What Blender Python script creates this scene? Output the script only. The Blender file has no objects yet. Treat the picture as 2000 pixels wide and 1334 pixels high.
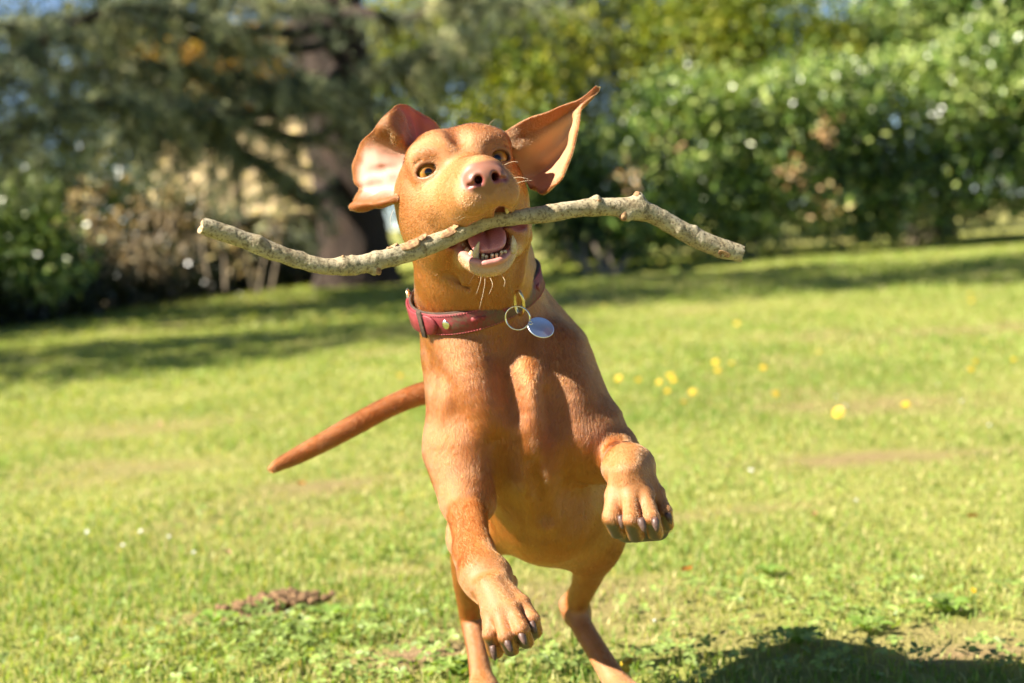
import bpy, math, random
import numpy as np
from mathutils import Vector, Matrix, Euler

rng = np.random.default_rng(11)
random.seed(11)
scene = bpy.context.scene
COL = scene.collection

# ------------------------------------------------------------------ camera
CAM_H = 0.67
LENS = 50.0
FPX = 2000.0 * LENS / 36.0                 # focal length in pixels of a 2000 px wide frame
cam_data = bpy.data.cameras.new('camera')
cam_data.lens = LENS
cam_data.sensor_width = 36.0
cam_data.clip_start = 0.05
cam_data.clip_end = 2000.0
cam_data.dof.use_dof = True
cam_data.dof.focus_distance = 1.505
cam_data.dof.aperture_fstop = 4.0
cam_data.dof.aperture_blades = 0
cam = bpy.data.objects.new('camera', cam_data)
COL.objects.link(cam)
PITCH = math.radians(-4.77)
ROLL = math.radians(-3.0)
CAM_M = (Matrix.Translation((0, 0, CAM_H)) @ Matrix.Rotation(math.pi / 2 + PITCH, 4, 'X')
         @ Matrix.Rotation(ROLL, 4, 'Z'))
cam.matrix_world = CAM_M
scene.camera = cam
CR = np.array(CAM_M.to_3x3())
CT = np.array(CAM_M.translation)

# ------------------------------------------------------------------ sky and sun
SUN_EL = math.radians(41.0)
SUN_AZ = math.radians(71.0)                # horizontal travel of the light, measured from +Y towards +X
world = bpy.data.worlds.new('World')
scene.world = world
world.use_nodes = True
wn = world.node_tree.nodes
wl = world.node_tree.links
wn.clear()
w_out = wn.new('ShaderNodeOutputWorld')
w_bg = wn.new('ShaderNodeBackground')
w_sky = wn.new('ShaderNodeTexSky')
w_sky.sky_type = 'NISHITA'
w_sky.sun_disc = False
w_sky.sun_elevation = SUN_EL
w_sky.sun_rotation = SUN_AZ + math.pi      # towards the sun
w_sky.air_density = 0.75
w_sky.dust_density = 0.05
w_sky.ozone_density = 1.6
w_sky.altitude = 2000.0
w_bg.inputs['Strength'].default_value = 0.05
wl.new(w_sky.outputs[0], w_bg.inputs['Color'])
wl.new(w_bg.outputs[0], w_out.inputs['Surface'])

sun_data = bpy.data.lights.new('sun', 'SUN')
sun_data.energy = 5.0
sun_data.angle = math.radians(0.53)
sun_data.color = (1.0, 0.92, 0.78)
sun = bpy.data.objects.new('sun', sun_data)
COL.objects.link(sun)
SUN_DIR = np.array([math.sin(SUN_AZ) * math.cos(SUN_EL), math.cos(SUN_AZ) * math.cos(SUN_EL), -math.sin(SUN_EL)])
sun.rotation_euler = Vector(SUN_DIR).to_track_quat('-Z', 'Y').to_euler()

scene.view_settings.view_transform = 'Standard'
scene.view_settings.look = 'None'
scene.view_settings.gamma = 1.0
scene.view_settings.use_curve_mapping = False
scene.view_settings.exposure = 1.92
scene.render.engine = 'CYCLES'
scene.cycles.use_denoising = True
scene.cycles.max_bounces = 8
scene.cycles.transparent_max_bounces = 12
scene.cycles.sample_clamp_indirect = 6.0
scene.cycles_curves.shape = 'RIBBONS'

# ------------------------------------------------------------------ helpers
def P(px, py, d):
    """World point seen at (px, py) of the 2000 x 1334 frame at depth d metres."""
    v = np.array([(px - 1000.0) / FPX * d, -(py - 667.0) / FPX * d, -d])
    return CR @ v + CT

def rad(px, d):
    return px * d / FPX

def ground_at(px, py, z=0.0):
    v = CR @ np.array([(px - 1000.0) / FPX, -(py - 667.0) / FPX, -1.0])
    t = (z - CT[2]) / v[2]
    return CT + v * t

def ground_y(px, y, z=0.0):
    """x on the ground at world depth y for picture column px."""
    v = CR @ np.array([(px - 1000.0) / FPX, 0.0, -1.0])
    return v[0] / v[1] * y

def tag(o, label=None, cat=None, group=None, kind=None):
    if label: o['label'] = label
    if cat: o['category'] = cat
    if group: o['group'] = group
    if kind: o['kind'] = kind
    return o

def empty(name, loc=(0, 0, 0)):
    o = bpy.data.objects.new(name, None)
    o.empty_display_size = 0.05
    o.location = loc
    COL.objects.link(o)
    return o

def np_mesh(name, verts, faces, smooth=True):
    """faces: (n,3) or (n,4) int array, or a list of such arrays."""
    me = bpy.data.meshes.new(name)
    verts = np.asarray(verts, np.float32)
    if isinstance(faces, np.ndarray):
        faces = [faces]
    faces = [np.asarray(f, np.int32) for f in faces if len(f)]
    nl = sum(f.size for f in faces)
    nf = sum(len(f) for f in faces)
    me.vertices.add(len(verts))
    me.vertices.foreach_set('co', verts.ravel())
    me.loops.add(nl)
    me.polygons.add(nf)
    li = np.concatenate([f.ravel() for f in faces])
    me.loops.foreach_set('vertex_index', li)
    sizes = np.concatenate([np.full(len(f), f.shape[1], np.int32) for f in faces])
    starts = np.concatenate([[0], np.cumsum(sizes)[:-1]]).astype(np.int32)
    me.polygons.foreach_set('loop_start', starts)
    me.update(calc_edges=True)
    me.validate(verbose=False)
    me.polygons.foreach_set('use_smooth', np.full(len(me.polygons), smooth))
    me.update()
    return me

def obj(name, me, mat=None, parent=None):
    o = bpy.data.objects.new(name, me)
    COL.objects.link(o)
    if mat is not None:
        if len(o.data.materials) == 0:
            o.data.materials.append(mat)
    if parent is not None:
        o.parent = parent
        if parent.parent is None:                  # parts keep world coordinates in their meshes
            o.matrix_parent_inverse = Matrix.Translation(-Vector(parent.location))
    return o

def set_attr(me, name, data, dom='POINT', typ='FLOAT'):
    a = me.attributes.new(name, typ, dom)
    key = {'FLOAT': 'value', 'FLOAT_COLOR': 'color', 'FLOAT_VECTOR': 'vector'}[typ]
    a.data.foreach_set(key, np.ascontiguousarray(data, np.float32).ravel())
    return a

def tube_mesh(pts, radii, n=12, cap=True, flat=None):
    """A tube along pts with a radius for each, parallel-transported frame. Returns verts, [quads, tris]."""
    pts = np.asarray(pts, float)
    radii = np.asarray(radii, float)
    m = len(pts)
    tan = np.gradient(pts, axis=0)
    tan /= np.linalg.norm(tan, axis=1)[:, None] + 1e-12
    a = np.array([0, 0, 1.0]) if abs(tan[0][2]) < .9 else np.array([1.0, 0, 0])
    u = np.cross(tan[0], a); u /= np.linalg.norm(u)
    V = []
    th = np.arange(n) / n * 2 * np.pi
    for i in range(m):
        u = u - tan[i] * np.dot(u, tan[i]); u /= np.linalg.norm(u) + 1e-12
        w = np.cross(tan[i], u)
        V.append(pts[i] + radii[i] * (np.cos(th)[:, None] * u + np.sin(th)[:, None] * w))
    V = np.concatenate(V)
    i = np.arange(m - 1)[:, None]; j = np.arange(n)[None, :]; jn = (j + 1) % n
    q = np.stack([i * n + j, i * n + jn, (i + 1) * n + jn, (i + 1) * n + j], -1).reshape(-1, 4)
    F = [q]
    if cap:
        V = np.concatenate([V, pts[:1], pts[-1:]])
        c0, c1 = len(V) - 2, len(V) - 1
        jj = np.arange(n)
        F.append(np.concatenate([np.stack([np.full(n, c0), (jj + 1) % n, jj], 1),
                                 np.stack([np.full(n, c1), (m - 1) * n + jj, (m - 1) * n + (jj + 1) % n], 1)]))
    return V, F

def join_geo(parts):
    """parts: list of (verts, faces or [faces...]) -> verts, [faces...]."""
    V, Q, T, off = [], [], [], 0
    for v, f in parts:
        for a in (f if isinstance(f, list) else [f]):
            a = np.asarray(a)
            if len(a):
                (Q if a.shape[1] == 4 else T).append(a + off)
        V.append(np.asarray(v, float)); off += len(v)
    out = []
    if Q: out.append(np.concatenate(Q))
    if T: out.append(np.concatenate(T))
    return np.concatenate(V), out

def catmull(pts, n):
    """Catmull-Rom resample of an (m,k) polyline to n points per span."""
    p = np.asarray(pts, float)
    p = np.concatenate([2 * p[:1] - p[1:2], p, 2 * p[-1:] - p[-2:-1]])
    out = []
    t = np.arange(n)[:, None] / n
    for i in range(1, len(p) - 2):
        a, b, c, d = p[i - 1], p[i], p[i + 1], p[i + 2]
        out.append(.5 * (2 * b + (c - a) * t + (2 * a - 5 * b + 4 * c - d) * t ** 2 + (3 * b - a - 3 * c + d) * t ** 3))
    out.append(p[-2:-1])
    return np.concatenate(out)

def vnoise(p, seed=0):
    """Smooth value noise in [-1,1] at points p (n,3)."""
    p = np.asarray(p, np.float64)
    i = np.floor(p).astype(np.int64); f = p - i
    f = f * f * (3 - 2 * f)
    r = 0
    for dx in (0, 1):
        for dy in (0, 1):
            for dz in (0, 1):
                h = ((i[:, 0] + dx) * 73856093) ^ ((i[:, 1] + dy) * 19349663) ^ ((i[:, 2] + dz) * 83492791) ^ (seed * 2654435)
                h = (h ^ (h >> 13)) * 1274126177 & 0x7fffffff
                h = ((h ^ (h >> 16)) & 0xffff) / 32767.5 - 1
                w = (f[:, 0] if dx else 1 - f[:, 0]) * (f[:, 1] if dy else 1 - f[:, 1]) * (f[:, 2] if dz else 1 - f[:, 2])
                r = r + h * w
    return r

# ---- node material helper
class NM:
    def __init__(self, name):
        self.m = bpy.data.materials.new(name)
        self.m.use_nodes = True
        self.t = self.m.node_tree
        self.n = self.t.nodes
        self.b = self.n['Principled BSDF']
        self.out = self.n['Material Output']
    def node(self, typ, **kw):
        nd = self.n.new(typ)
        for k, v in kw.items():
            setattr(nd, k, v)
        return nd
    def link(self, a, b):
        self.t.links.new(a, b)
    def set(self, **kw):
        for k, v in kw.items():
            self.b.inputs[k.replace('_', ' ')].default_value = v
        return self
    def noise(self, scale, detail=4, vec=None, rough=.55, dist=0.0):
        nd = self.node('ShaderNodeTexNoise')
        nd.inputs['Scale'].default_value = scale
        nd.inputs['Detail'].default_value = detail
        nd.inputs['Roughness'].default_value = rough
        nd.inputs['Distortion'].default_value = dist
        if vec is not None: self.link(vec, nd.inputs['Vector'])
        return nd
    def coord(self, which='Object', scale=None):
        c = self.node('ShaderNodeTexCoord')
        if scale is None:
            return c.outputs[which]
        mp = self.node('ShaderNodeMapping')
        mp.inputs['Scale'].default_value = scale
        self.link(c.outputs[which], mp.inputs['Vector'])
        return mp.outputs[0]
    def ramp(self, fac, stops):
        r = self.node('ShaderNodeValToRGB')
        e = r.color_ramp.elements
        while len(e) < len(stops): e.new(.5)
        for k, (p, c) in enumerate(stops):
            e[k].position = p
            e[k].color = (*c, 1) if len(c) == 3 else c
        self.link(fac, r.inputs[0])
        return r.outputs[0]
    def attr(self, name):
        a = self.node('ShaderNodeAttribute'); a.attribute_name = name
        return a
    def mix(self, fac, a, b, mode='MIX'):
        m = self.node('ShaderNodeMix', data_type='RGBA', blend_type=mode)
        for s, v in ((m.inputs[0], fac), (m.inputs[6], a), (m.inputs[7], b)):
            if hasattr(v, 'links') or isinstance(v, bpy.types.NodeSocket): self.link(v, s)
            elif isinstance(v, (int, float)): s.default_value = v
            else: s.default_value = (*v, 1) if len(v) == 3 else v
        return m.outputs[2]
    def math(self, op, a, b=0.0, c=0.0):
        m = self.node('ShaderNodeMath', operation=op)
        for s, v in zip(m.inputs, (a, b, c)):
            if isinstance(v, bpy.types.NodeSocket): self.link(v, s)
            else: s.default_value = v
        return m.outputs[0]
    def bump(self, h, strength=.3, dist=.002):
        b = self.node('ShaderNodeBump')
        b.inputs['Strength'].default_value = strength
        b.inputs['Distance'].default_value = dist
        self.link(h, b.inputs['Height'])
        self.link(b.outputs[0], self.b.inputs['Normal'])
        return b
# ------------------------------------------------------------------ lawn
PATCH = []                                     # bare or thin places in the turf: x, y, radius x, radius y, strength
for px, py, rx, ry, s in [(530, 1188, .10, .06, 1.0), (420, 1200, .14, .05, .55), (790, 1290, .16, .07, .8), (1800, 1245, .34, .05, .6), (1930, 1270, .20, .06, .8), (1740, 893, .30, .12, .7),
                          (1480, 990, .2, .07, .4), (240, 910, .4, .15, .4), (1680, 790, .5, .2, .5), (1330, 1010, .16, .07, .4), (775, 1105, .12, .05, .5), (300, 830, .5, .2, .4),
                          (1540, 770, .5, .2, .4), (640, 940, .2, .1, .4), (1260, 1130, .12, .05, .4), (1900, 640, 1.2, .4, .5), (700, 1010, .2, .08, .35)]:
    g = ground_at(px, py); PATCH.append((g[0], g[1], rx, ry, s))
def bare_soil(x, y):
    b = np.zeros(len(x))
    wx = vnoise(np.stack([x * 9, y * 9, x * 0], 1), 31) * .35; wy = vnoise(np.stack([x * 9, y * 9, x * 0 + 5], 1), 32) * .35
    for gx, gy, rx, ry, s in PATCH:
        d = ((x - gx) / rx + wx) ** 2 + ((y - gy) / ry + wy) ** 2
        b = np.maximum(b, s * np.exp(-d * 1.2))
    n = vnoise(np.stack([x * 1.7, y * 1.2, x * 0], 1), 33) * .6 + vnoise(np.stack([x * 5, y * 4, x * 0], 1), 34) * .4
    return np.clip(b + np.clip(n - .30, 0, .5) * .9, 0, 1)
def lush(x, y):
    n = vnoise(np.stack([x * 1.1, y * .8, x * 0 + 2], 1), 35) * .6 + vnoise(np.stack([x * 3.3, y * 2.6, x * 0], 1), 36) * .4
    return np.clip(n * .9 + .5, 0, 1)
def ground_z(x, y):
    return .012 * vnoise(np.stack([x * 2.2, y * 2.2, x * 0], 1), 41) + .035 * vnoise(np.stack([x * .45, y * .45, x * 0], 1), 42) * sstep_(y, 2.5, 6)
def sstep_(x, a, b):
    t = np.clip((x - a) / (b - a), 0, 1); return t * t * (3 - 2 * t)

def grid_sheet(xs, ys, zf):
    X, Y = np.meshgrid(xs, ys, indexing='ij')
    V = np.stack([X.ravel(), Y.ravel(), zf(X.ravel(), Y.ravel())], 1)
    a, b = len(xs), len(ys)
    i = np.arange(a - 1)[:, None]; j = np.arange(b - 1)[None]
    return V, np.stack([i * b + j, (i + 1) * b + j, (i + 1) * b + j + 1, i * b + j + 1], -1).reshape(-1, 4)
xs = np.concatenate([[-900, -200, -60, -30, -18], np.linspace(-10, 14, 150), [22, 34, 60, 200, 900]])
ys = np.concatenate([[-900, -100, -20, -6, -2, 0], np.linspace(.8, 6, 80), np.linspace(6.2, 26, 80), [30, 45, 80, 200, 900]])
V, q = grid_sheet(xs, ys, lambda x, y: np.where((np.abs(x) < 12) & (y > .5) & (y < 26), ground_z(x, y), 0) - .004)
me = np_mesh('lawn', V, q)
set_attr(me, 'soil', bare_soil(V[:, 0], V[:, 1]))
m = NM('turf and soil'); co = m.coord('Object')
n1 = m.noise(14, 6, co, .65); n2 = m.noise(120, 5, co, .6); n3 = m.noise(1.3, 4, co)
turf = m.ramp(n1.outputs[0], [(.3, (.13, .16, .03)), (.55, (.24, .25, .06)), (.75, (.36, .33, .12))])
turf = m.mix(m.math('MULTIPLY', n3.outputs[0], .5), turf, (.30, .29, .075))
soil = m.ramp(n2.outputs[0], [(.3, (.13, .075, .035)), (.6, (.28, .185, .10)), (.8, (.40, .30, .17))])
f = m.math('MULTIPLY', m.attr('soil').outputs['Fac'], 1.3); f.node.use_clamp = True
m.link(m.mix(f, turf, soil), m.b.inputs['Base Color'])
m.set(Roughness=.95, Specular_IOR_Level=.2); m.bump(n2.outputs[0], .9, .012)
lawn = obj('lawn', me, m.m); tag(lawn, kind='structure')

# grass blades
def blade_field(y0, y1, dens, h0, h1, w, r, seg=2, margin=1.6):
    """random blades over the part of the lawn that lies ahead of the camera, with a margin on each side"""
    area = (y1 - y0) * (.40 * (y0 + y1) + 2 * margin)
    n = int(area * dens)
    y = r.uniform(y0, y1, int(n * 1.7)); x = r.uniform(-1, 1, len(y)) * (.40 * y1 + margin)
    k = np.abs(x) < .40 * y + margin; x, y = x[k][:n], y[k][:n]
    b = bare_soil(x, y); lu = lush(x, y)
    k = r.random(len(x)) > b * 1.35 + (.25 - .3 * lu); x, y, b, lu = x[k], y[k], b[k], lu[k]
    n = len(x)
    h = r.uniform(h0, h1, n) * (.65 + .6 * lu) * (1 - .4 * b)
    a = r.uniform(0, 2 * np.pi, n); lean = np.abs(r.normal(.35, .28, n)) ; curl = lean * r.uniform(.4, 1.3, n)
    d = np.stack([np.cos(a), np.sin(a)], 1); s = np.stack([-d[:, 1], d[:, 0]], 1)
    z = ground_z(x, y) - .004
    ww = w * r.uniform(.6, 1.4, n)
    base = np.stack([x, y], 1)
    p1 = base + d * (h * lean * .5)[:, None]; z1 = z + h * .55
    p2 = base + d * (h * (lean + curl))[:, None]; z2 = z + h * np.clip(1 - .35 * curl, .35, 1)
    c = lambda p, zz: np.concatenate([p, zz[:, None]], 1)
    V = np.stack([c(base - s * ww[:, None], z), c(base + s * ww[:, None], z), c(p1 + s * (ww * .85)[:, None], z1), c(p1 - s * (ww * .85)[:, None], z1), c(p2, z2)], 1)
    dry = np.clip(r.random(n) ** 3 * 1.2 + b * .6 - .25 * lu, 0, 1)
    gg = np.array([.145, .250, .038]); gy = np.array([.265, .325, .068]); gd = np.array([.48, .42, .20])
    mixy = np.clip(r.random(n) * .8 + (lu - .5) * -.6 + .35 * sstep_(y, 3.5, 9), 0, 1)[:, None]
    col = gg * (1 - mixy) + gy * mixy
    col = col * (1 - dry[:, None]) + gd * dry[:, None]
    col *= r.uniform(.75, 1.3, n)[:, None]
    return V.reshape(-1, 3), np.repeat(col, 5, 0), n
gr = np.random.default_rng(77)
fields = [blade_field(1.0, 3.2, 11500, .009, .025, .0015, gr), blade_field(3.2, 6.0, 5600, .010, .024, .0021, gr), blade_field(6.0, 11.0, 2100, .012, .026, .0040, gr), blade_field(11.0, 24.0, 500, .022, .045, .0095, gr)]
V = np.concatenate([f[0] for f in fields]); C = np.concatenate([f[1] for f in fields]); n = sum(f[2] for f in fields)
print('blades', n)
o_ = np.arange(n)[:, None] * 5
me = np_mesh('grass', V, [o_ + np.array([[0, 1, 2, 3]]), o_ + np.array([[3, 2, 4]])], smooth=False)
set_attr(me, 'tint', np.concatenate([C, np.ones((len(C), 1))], 1), typ='FLOAT_COLOR')
def leaf_material(name, trans=.35, rough=.5, tcol=(1.25, 1.2, .45), spec=.4):
    m = NM(name); a = m.attr('tint')
    m.link(a.outputs['Color'], m.b.inputs['Base Color']); m.set(Roughness=rough, Specular_IOR_Level=spec)
    t = m.node('ShaderNodeBsdfTranslucent'); m.link(m.mix(1.0, a.outputs['Color'], (*tcol, 1), 'MULTIPLY'), t.inputs['Color'])
    x = m.node('ShaderNodeMixShader'); x.inputs[0].default_value = trans
    m.link(m.b.outputs[0], x.inputs[1]); m.link(t.outputs[0], x.inputs[2]); m.link(x.outputs[0], m.out.inputs['Surface'])
    return m.m
M_grass = leaf_material('grass blade', .42, .55, (1.35, 1.25, .5), .3)
grass = obj('grass', me, M_grass); tag(grass, 'short sunlit lawn grass with drier yellow blades', 'grass', kind='stuff')

# ------------------------------------------------------------------ leaves and bark
def leaf_quads(c, d, up, L, W, fold=.25):
    """one folded rhombus per leaf. c base, d direction, up approximate normal"""
    d = d / (np.linalg.norm(d, axis=1)[:, None] + 1e-9)
    s = np.cross(d, up); s /= np.linalg.norm(s, axis=1)[:, None] + 1e-9
    n = np.cross(s, d)
    L = L[:, None]; W = W[:, None]
    V = np.stack([c, c + d * L * .45 + s * W * .5 + n * W * fold, c + d * L, c + d * L * .45 - s * W * .5 + n * W * fold], 1)
    return V.reshape(-1, 3)
def leaf_mesh(name, V, col):
    n = len(V) // 4
    me = np_mesh(name, V, np.arange(n * 4).reshape(-1, 4), smooth=False)
    set_attr(me, 'tint', np.repeat(np.concatenate([col, np.ones((n, 1))], 1), 4, 0), typ='FLOAT_COLOR')
    return me
def rand_unit(r, n):
    v = r.normal(size=(n, 3)); return v / np.linalg.norm(v, axis=1)[:, None]
def crown(r, lobes, n_clump, per, L, W, pal, spread=.16, shell=.55, facing=None, gap=.0, window=None):
    """lobes: (cx,cy,cz,rx,ry,rz). leaves sit in twig clumps through the outer part of each lobe"""
    lob = np.array(lobes); vol = (lob[:, 3] * lob[:, 5]) + .05
    li = r.choice(len(lob), n_clump, p=vol / vol.sum())
    u = rand_unit(r, n_clump)
    if facing is not None:                      # more twigs on the side that can be seen or is lit
        u = np.where(((u @ facing) < -.25)[:, None], -u, u)
    rad_ = shell + (1.08 - shell) * r.random(n_clump) ** .6
    cc = lob[li, :3] + u * rad_[:, None] * lob[li, 3:]
    k = vnoise(cc * 1.6, 51) * .6 + vnoise(cc * 4, 52) * .4 > gap - .45
    k &= cc[:, 2] > .04
    if window is not None:                       # leave gaps in the canopy towards given directions (azimuth, elevation, half widths)
        az = np.arctan2(cc[:, 0], cc[:, 1]); el = np.arctan2(cc[:, 2] - CAM_H, np.hypot(cc[:, 0], cc[:, 1]))
        for wa, we, ra, re in window:
            k &= ((az - wa) / ra) ** 2 + ((el - we) / re) ** 2 > 1
    cc, u = cc[k], u[k]; nc = len(cc)
    hue = vnoise(cc * .9, 53) * .5 + .5 + r.normal(0, .20, nc)
    idx = np.repeat(np.arange(nc), per); n = len(idx)
    c = cc[idx] + r.normal(0, spread, (n, 3)) * np.array([1, 1, .8])
    c[:, 2] = np.maximum(c[:, 2], .015)
    d = u[idx] * .7 + rand_unit(r, n) * .9 + np.array([0, 0, -.15])
    up = rand_unit(r, n) * .75 + np.array([0, 0, .45]) + u[idx] * .4 - SUN_DIR * .55
    Ls = L * r.uniform(.65, 1.25, n); Ws = W * r.uniform(.7, 1.2, n)
    h = np.clip(hue[idx] + r.normal(0, .24, n), 0, .999) * (len(pal) - 1)
    i0 = h.astype(int); f = (h - i0)[:, None]; pa = np.array(pal)
    col = pa[i0] * (1 - f) + pa[np.minimum(i0 + 1, len(pal) - 1)] * f
    col = col * r.uniform(.7, 1.3, n)[:, None]
    return leaf_quads(c, d, up, Ls, Ws), col
m = NM('rough bark'); co = m.coord('Object', (1, 1, .25)); n = m.noise(9, 6, co, .65, .5); n2 = m.noise(40, 4, co)
m.link(m.ramp(n.outputs[0], [(.3, (.011, .006, .004)), (.55, (.030, .017, .010)), (.75, (.075, .042, .026))]), m.b.inputs['Base Color'])  # bark colour lowered to stand in for shade on the cedar trunk
m.set(Roughness=.95); m.bump(m.math('ADD', n.outputs[0], m.math('MULTIPLY', n2.outputs[0], .4)), .9, .05); M_trunk = m.m
m = NM('grey twig bark'); n = m.noise(20, 5, m.coord('Object'))
m.link(m.ramp(n.outputs[0], [(.3, (.10, .075, .05)), (.7, (.30, .24, .17))]), m.b.inputs['Base Color']); m.set(Roughness=.9); M_twig = m.m
M_leaf = leaf_material('glossy evergreen leaf', .22, .34, (1.3, 1.3, .4), .7)
M_softleaf = leaf_material('soft leaf', .40, .5, (1.35, 1.25, .4), .35)
M_dry = leaf_material('dead leaf', .35, .7, (1.2, 1.0, .7), .2)
M_needle = leaf_material('cedar needle', .20, .5, (1.1, 1.1, .6), .3)
M_far = leaf_material('woodland leaf', .35, .6, (1.3, 1.2, .4), .3)

def limb(pts, r0, r1, n=6, sides=9, wob=.0, seed=0):
    c = catmull(pts, n)
    if wob: c = c + np.stack([vnoise(c * 1.3 + k * 7, seed + k) for k in range(3)], 1) * wob
    rr = np.linspace(1, 0, len(c)) ** .8 * (r0 - r1) + r1
    return tube_mesh(c, rr, sides)

def shrub(name, base, lobes, seed, label, cat, group, L, W, pal, n_clump, per, mat, spread=.14, stems=6, gap=0.0, h_stem=1.0, twigmat=None):
    r = np.random.default_rng(seed)
    root = empty(name, tuple(base)); tag(root, label, cat, group)
    parts = []
    for k in range(stems):
        lb = lobes[k % len(lobes)]
        tgt = np.array(lb[:3]) + rand_unit(r, 1)[0] * np.array(lb[3:]) * .5
        b = np.array(base) + np.array([r.normal(0, .12), r.normal(0, .12), -.05])
        mid = b * .5 + tgt * .5 + r.normal(0, .12, 3)
        parts.append(limb([b, mid, tgt], .035 * h_stem, .008, 5, 7))
    V, F = join_geo(parts); obj('trunk', np_mesh('trunk', V, F), twigmat or M_twig, root)
    V, col = crown(r, lobes, n_clump, per, L, W, pal, spread, facing=np.array([-.3, -1.0, .3]), gap=gap)
    o = obj('crown', leaf_mesh('crown', V, col), mat, root); o['kind'] = 'stuff'
    return root
def at(px, py, y):
    """world point at world depth y for picture position"""
    v = CR @ np.array([(px - 1000.0) / FPX, -(py - 667.0) / FPX, -1.0]); t = y / v[1]
    return CT + v * t
def lobe_px(px, py, y, rx, rz, ry=None):
    c = at(px, py, y); s = y / FPX
    return (c[0], c[1], c[2], rx * s, (ry if ry is not None else rx * s * .8), rz * s)
GREEN = [(.018, .040, .007), (.075, .145, .022), (.21, .30, .06), (.46, .52, .17)]
YGREEN = [(.06, .10, .012), (.12, .18, .02), (.22, .27, .035), (.34, .33, .05)]
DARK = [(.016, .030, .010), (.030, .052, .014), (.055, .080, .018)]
RUST = [(.50, .32, .15), (.62, .42, .24), (.55, .48, .22)]

# ---- big evergreen bushes along the right-hand edge of the lawn
SKYGAP = [(.231, .131, .016, .009), (-.184, .150, .024, .012), (-.152, .140, .012, .010), (.032, .150, .008, .007)]
B = lambda px, py: tuple(ground_at(px, py))
shrub('laurel_bush', B(1170, 536), [lobe_px(1120, 420, 18.3, 90, 80), lobe_px(1210, 455, 18.2, 100, 75), lobe_px(1090, 340, 18.8, 95, 85), lobe_px(1190, 350, 18.8, 110, 90), lobe_px(1290, 430, 18.6, 60, 60)], 101,
      'rounded pale green bush on the lawn edge just behind the stick', 'bush', 'evergreen bushes along the lawn edge', .12, .07, GREEN, 460, 18, M_leaf, .13)
shrub('laurel_bush', B(1450, 508), [lobe_px(1400, 400, 19.6, 110, 90), lobe_px(1540, 400, 19.8, 120, 85), lobe_px(1460, 280, 20.2, 150, 120), lobe_px(1600, 260, 20.4, 130, 130), lobe_px(1350, 260, 20.2, 120, 110)], 102,
      'tall glossy evergreen bush with scattered rusty leaves at its middle', 'bush', 'evergreen bushes along the lawn edge', .12, .07, GREEN, 980, 18, M_leaf, .15, 9)
shrub('laurel_bush', B(1780, 478), [lobe_px(1700, 380, 20.6, 110, 85), lobe_px(1830, 370, 21.0, 120, 80), lobe_px(1930, 340, 21.4, 110, 95), lobe_px(1760, 240, 21.2, 150, 130), lobe_px(1920, 200, 21.8, 140, 140), lobe_px(2050, 300, 21.8, 110, 130)], 103,
      'wide dense evergreen bush at the far end of the lawn edge', 'bush', 'evergreen bushes along the lawn edge', .12, .07, GREEN, 1260, 18, M_leaf, .15, 10)
# ---- trees rising behind them
def tree(name, base, height, r0, lobes, seed, label, group, L, W, pal, n_clump, per, mat, spread=.2, gap=0.0, limbs=7, cat='tree', facing=np.array([-.3, -1.0, .2]), window=None):
    r = np.random.default_rng(seed); base = np.array(base, float)
    root = empty(name, tuple(base)); tag(root, label, cat, group)
    top = base + np.array([r.normal(0, .2), r.normal(0, .2), height])
    parts = [limb([base - np.array([0, 0, .1]), base + np.array([r.normal(0, .08), 0, height * .33]), base * .35 + top * .65 + r.normal(0, .12, 3), top], r0, r0 * .2, 8, 14)]
    fl = np.array([0, 0, 1.0])
    for k in range(limbs):
        lb = lobes[k % len(lobes)]; t = r.uniform(.3, .8); s = base + (top - base) * t
        tg = np.array(lb[:3]) + rand_unit(r, 1)[0] * np.array(lb[3:]) * .4
        parts.append(limb([s, s * .5 + tg * .5 + np.array([0, 0, .25]), tg], r0 * .35, r0 * .06, 6, 8))
    V, F = join_geo(parts); obj('trunk', np_mesh('trunk', V, F), M_trunk, root)
    V, col = crown(r, lobes, n_clump, per, L, W, pal, spread, facing=facing, gap=gap, window=window)
    o = obj('crown', leaf_mesh('crown', V, col), mat, root); o['kind'] = 'stuff'
    return root
tree('broadleaf_tree', (at(1430, 500, 23.5)[0], 23.5, 0), 5.2, .16, [lobe_px(1380, 110, 22.8, 150, 120), lobe_px(1500, 60, 23, 160, 110), lobe_px(1330, 20, 23.4, 140, 100), lobe_px(1560, 150, 22.6, 120, 90)], 111,
     'tree with yellow-green sunlit crown rising above the tall glossy bush', 'trees behind the bushes', .12, .075, YGREEN, 620, 18, M_softleaf, .18, .05, window=SKYGAP)
tree('broadleaf_tree', (at(1850, 500, 25)[0], 25.0, 0), 6.0, .18, [lobe_px(1800, 100, 24.4, 160, 120), lobe_px(1930, 60, 24.6, 150, 130), lobe_px(2040, 120, 24.8, 140, 140), lobe_px(1750, 30, 25, 110, 80)], 112,
     'dense mid-green tree rising above the wide end bush', 'trees behind the bushes', .14, .085, GREEN, 560, 16, M_leaf, .18, .02, window=SKYGAP)
tree('broadleaf_tree', (at(860, 540, 21.5)[0], 21.5, 0), 5.0, .14, [lobe_px(830, 150, 20.8, 100, 70), lobe_px(920, 110, 21, 110, 80), lobe_px(990, 210, 20.6, 110, 80), lobe_px(800, 60, 21.4, 90, 60), lobe_px(1060, 120, 21, 110, 90)], 113,
     'bright lime-green leafy tree standing just right of the cedar trunk', 'trees behind the bushes', .12, .075, YGREEN, 380, 18, M_softleaf, .17, .18)
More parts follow.
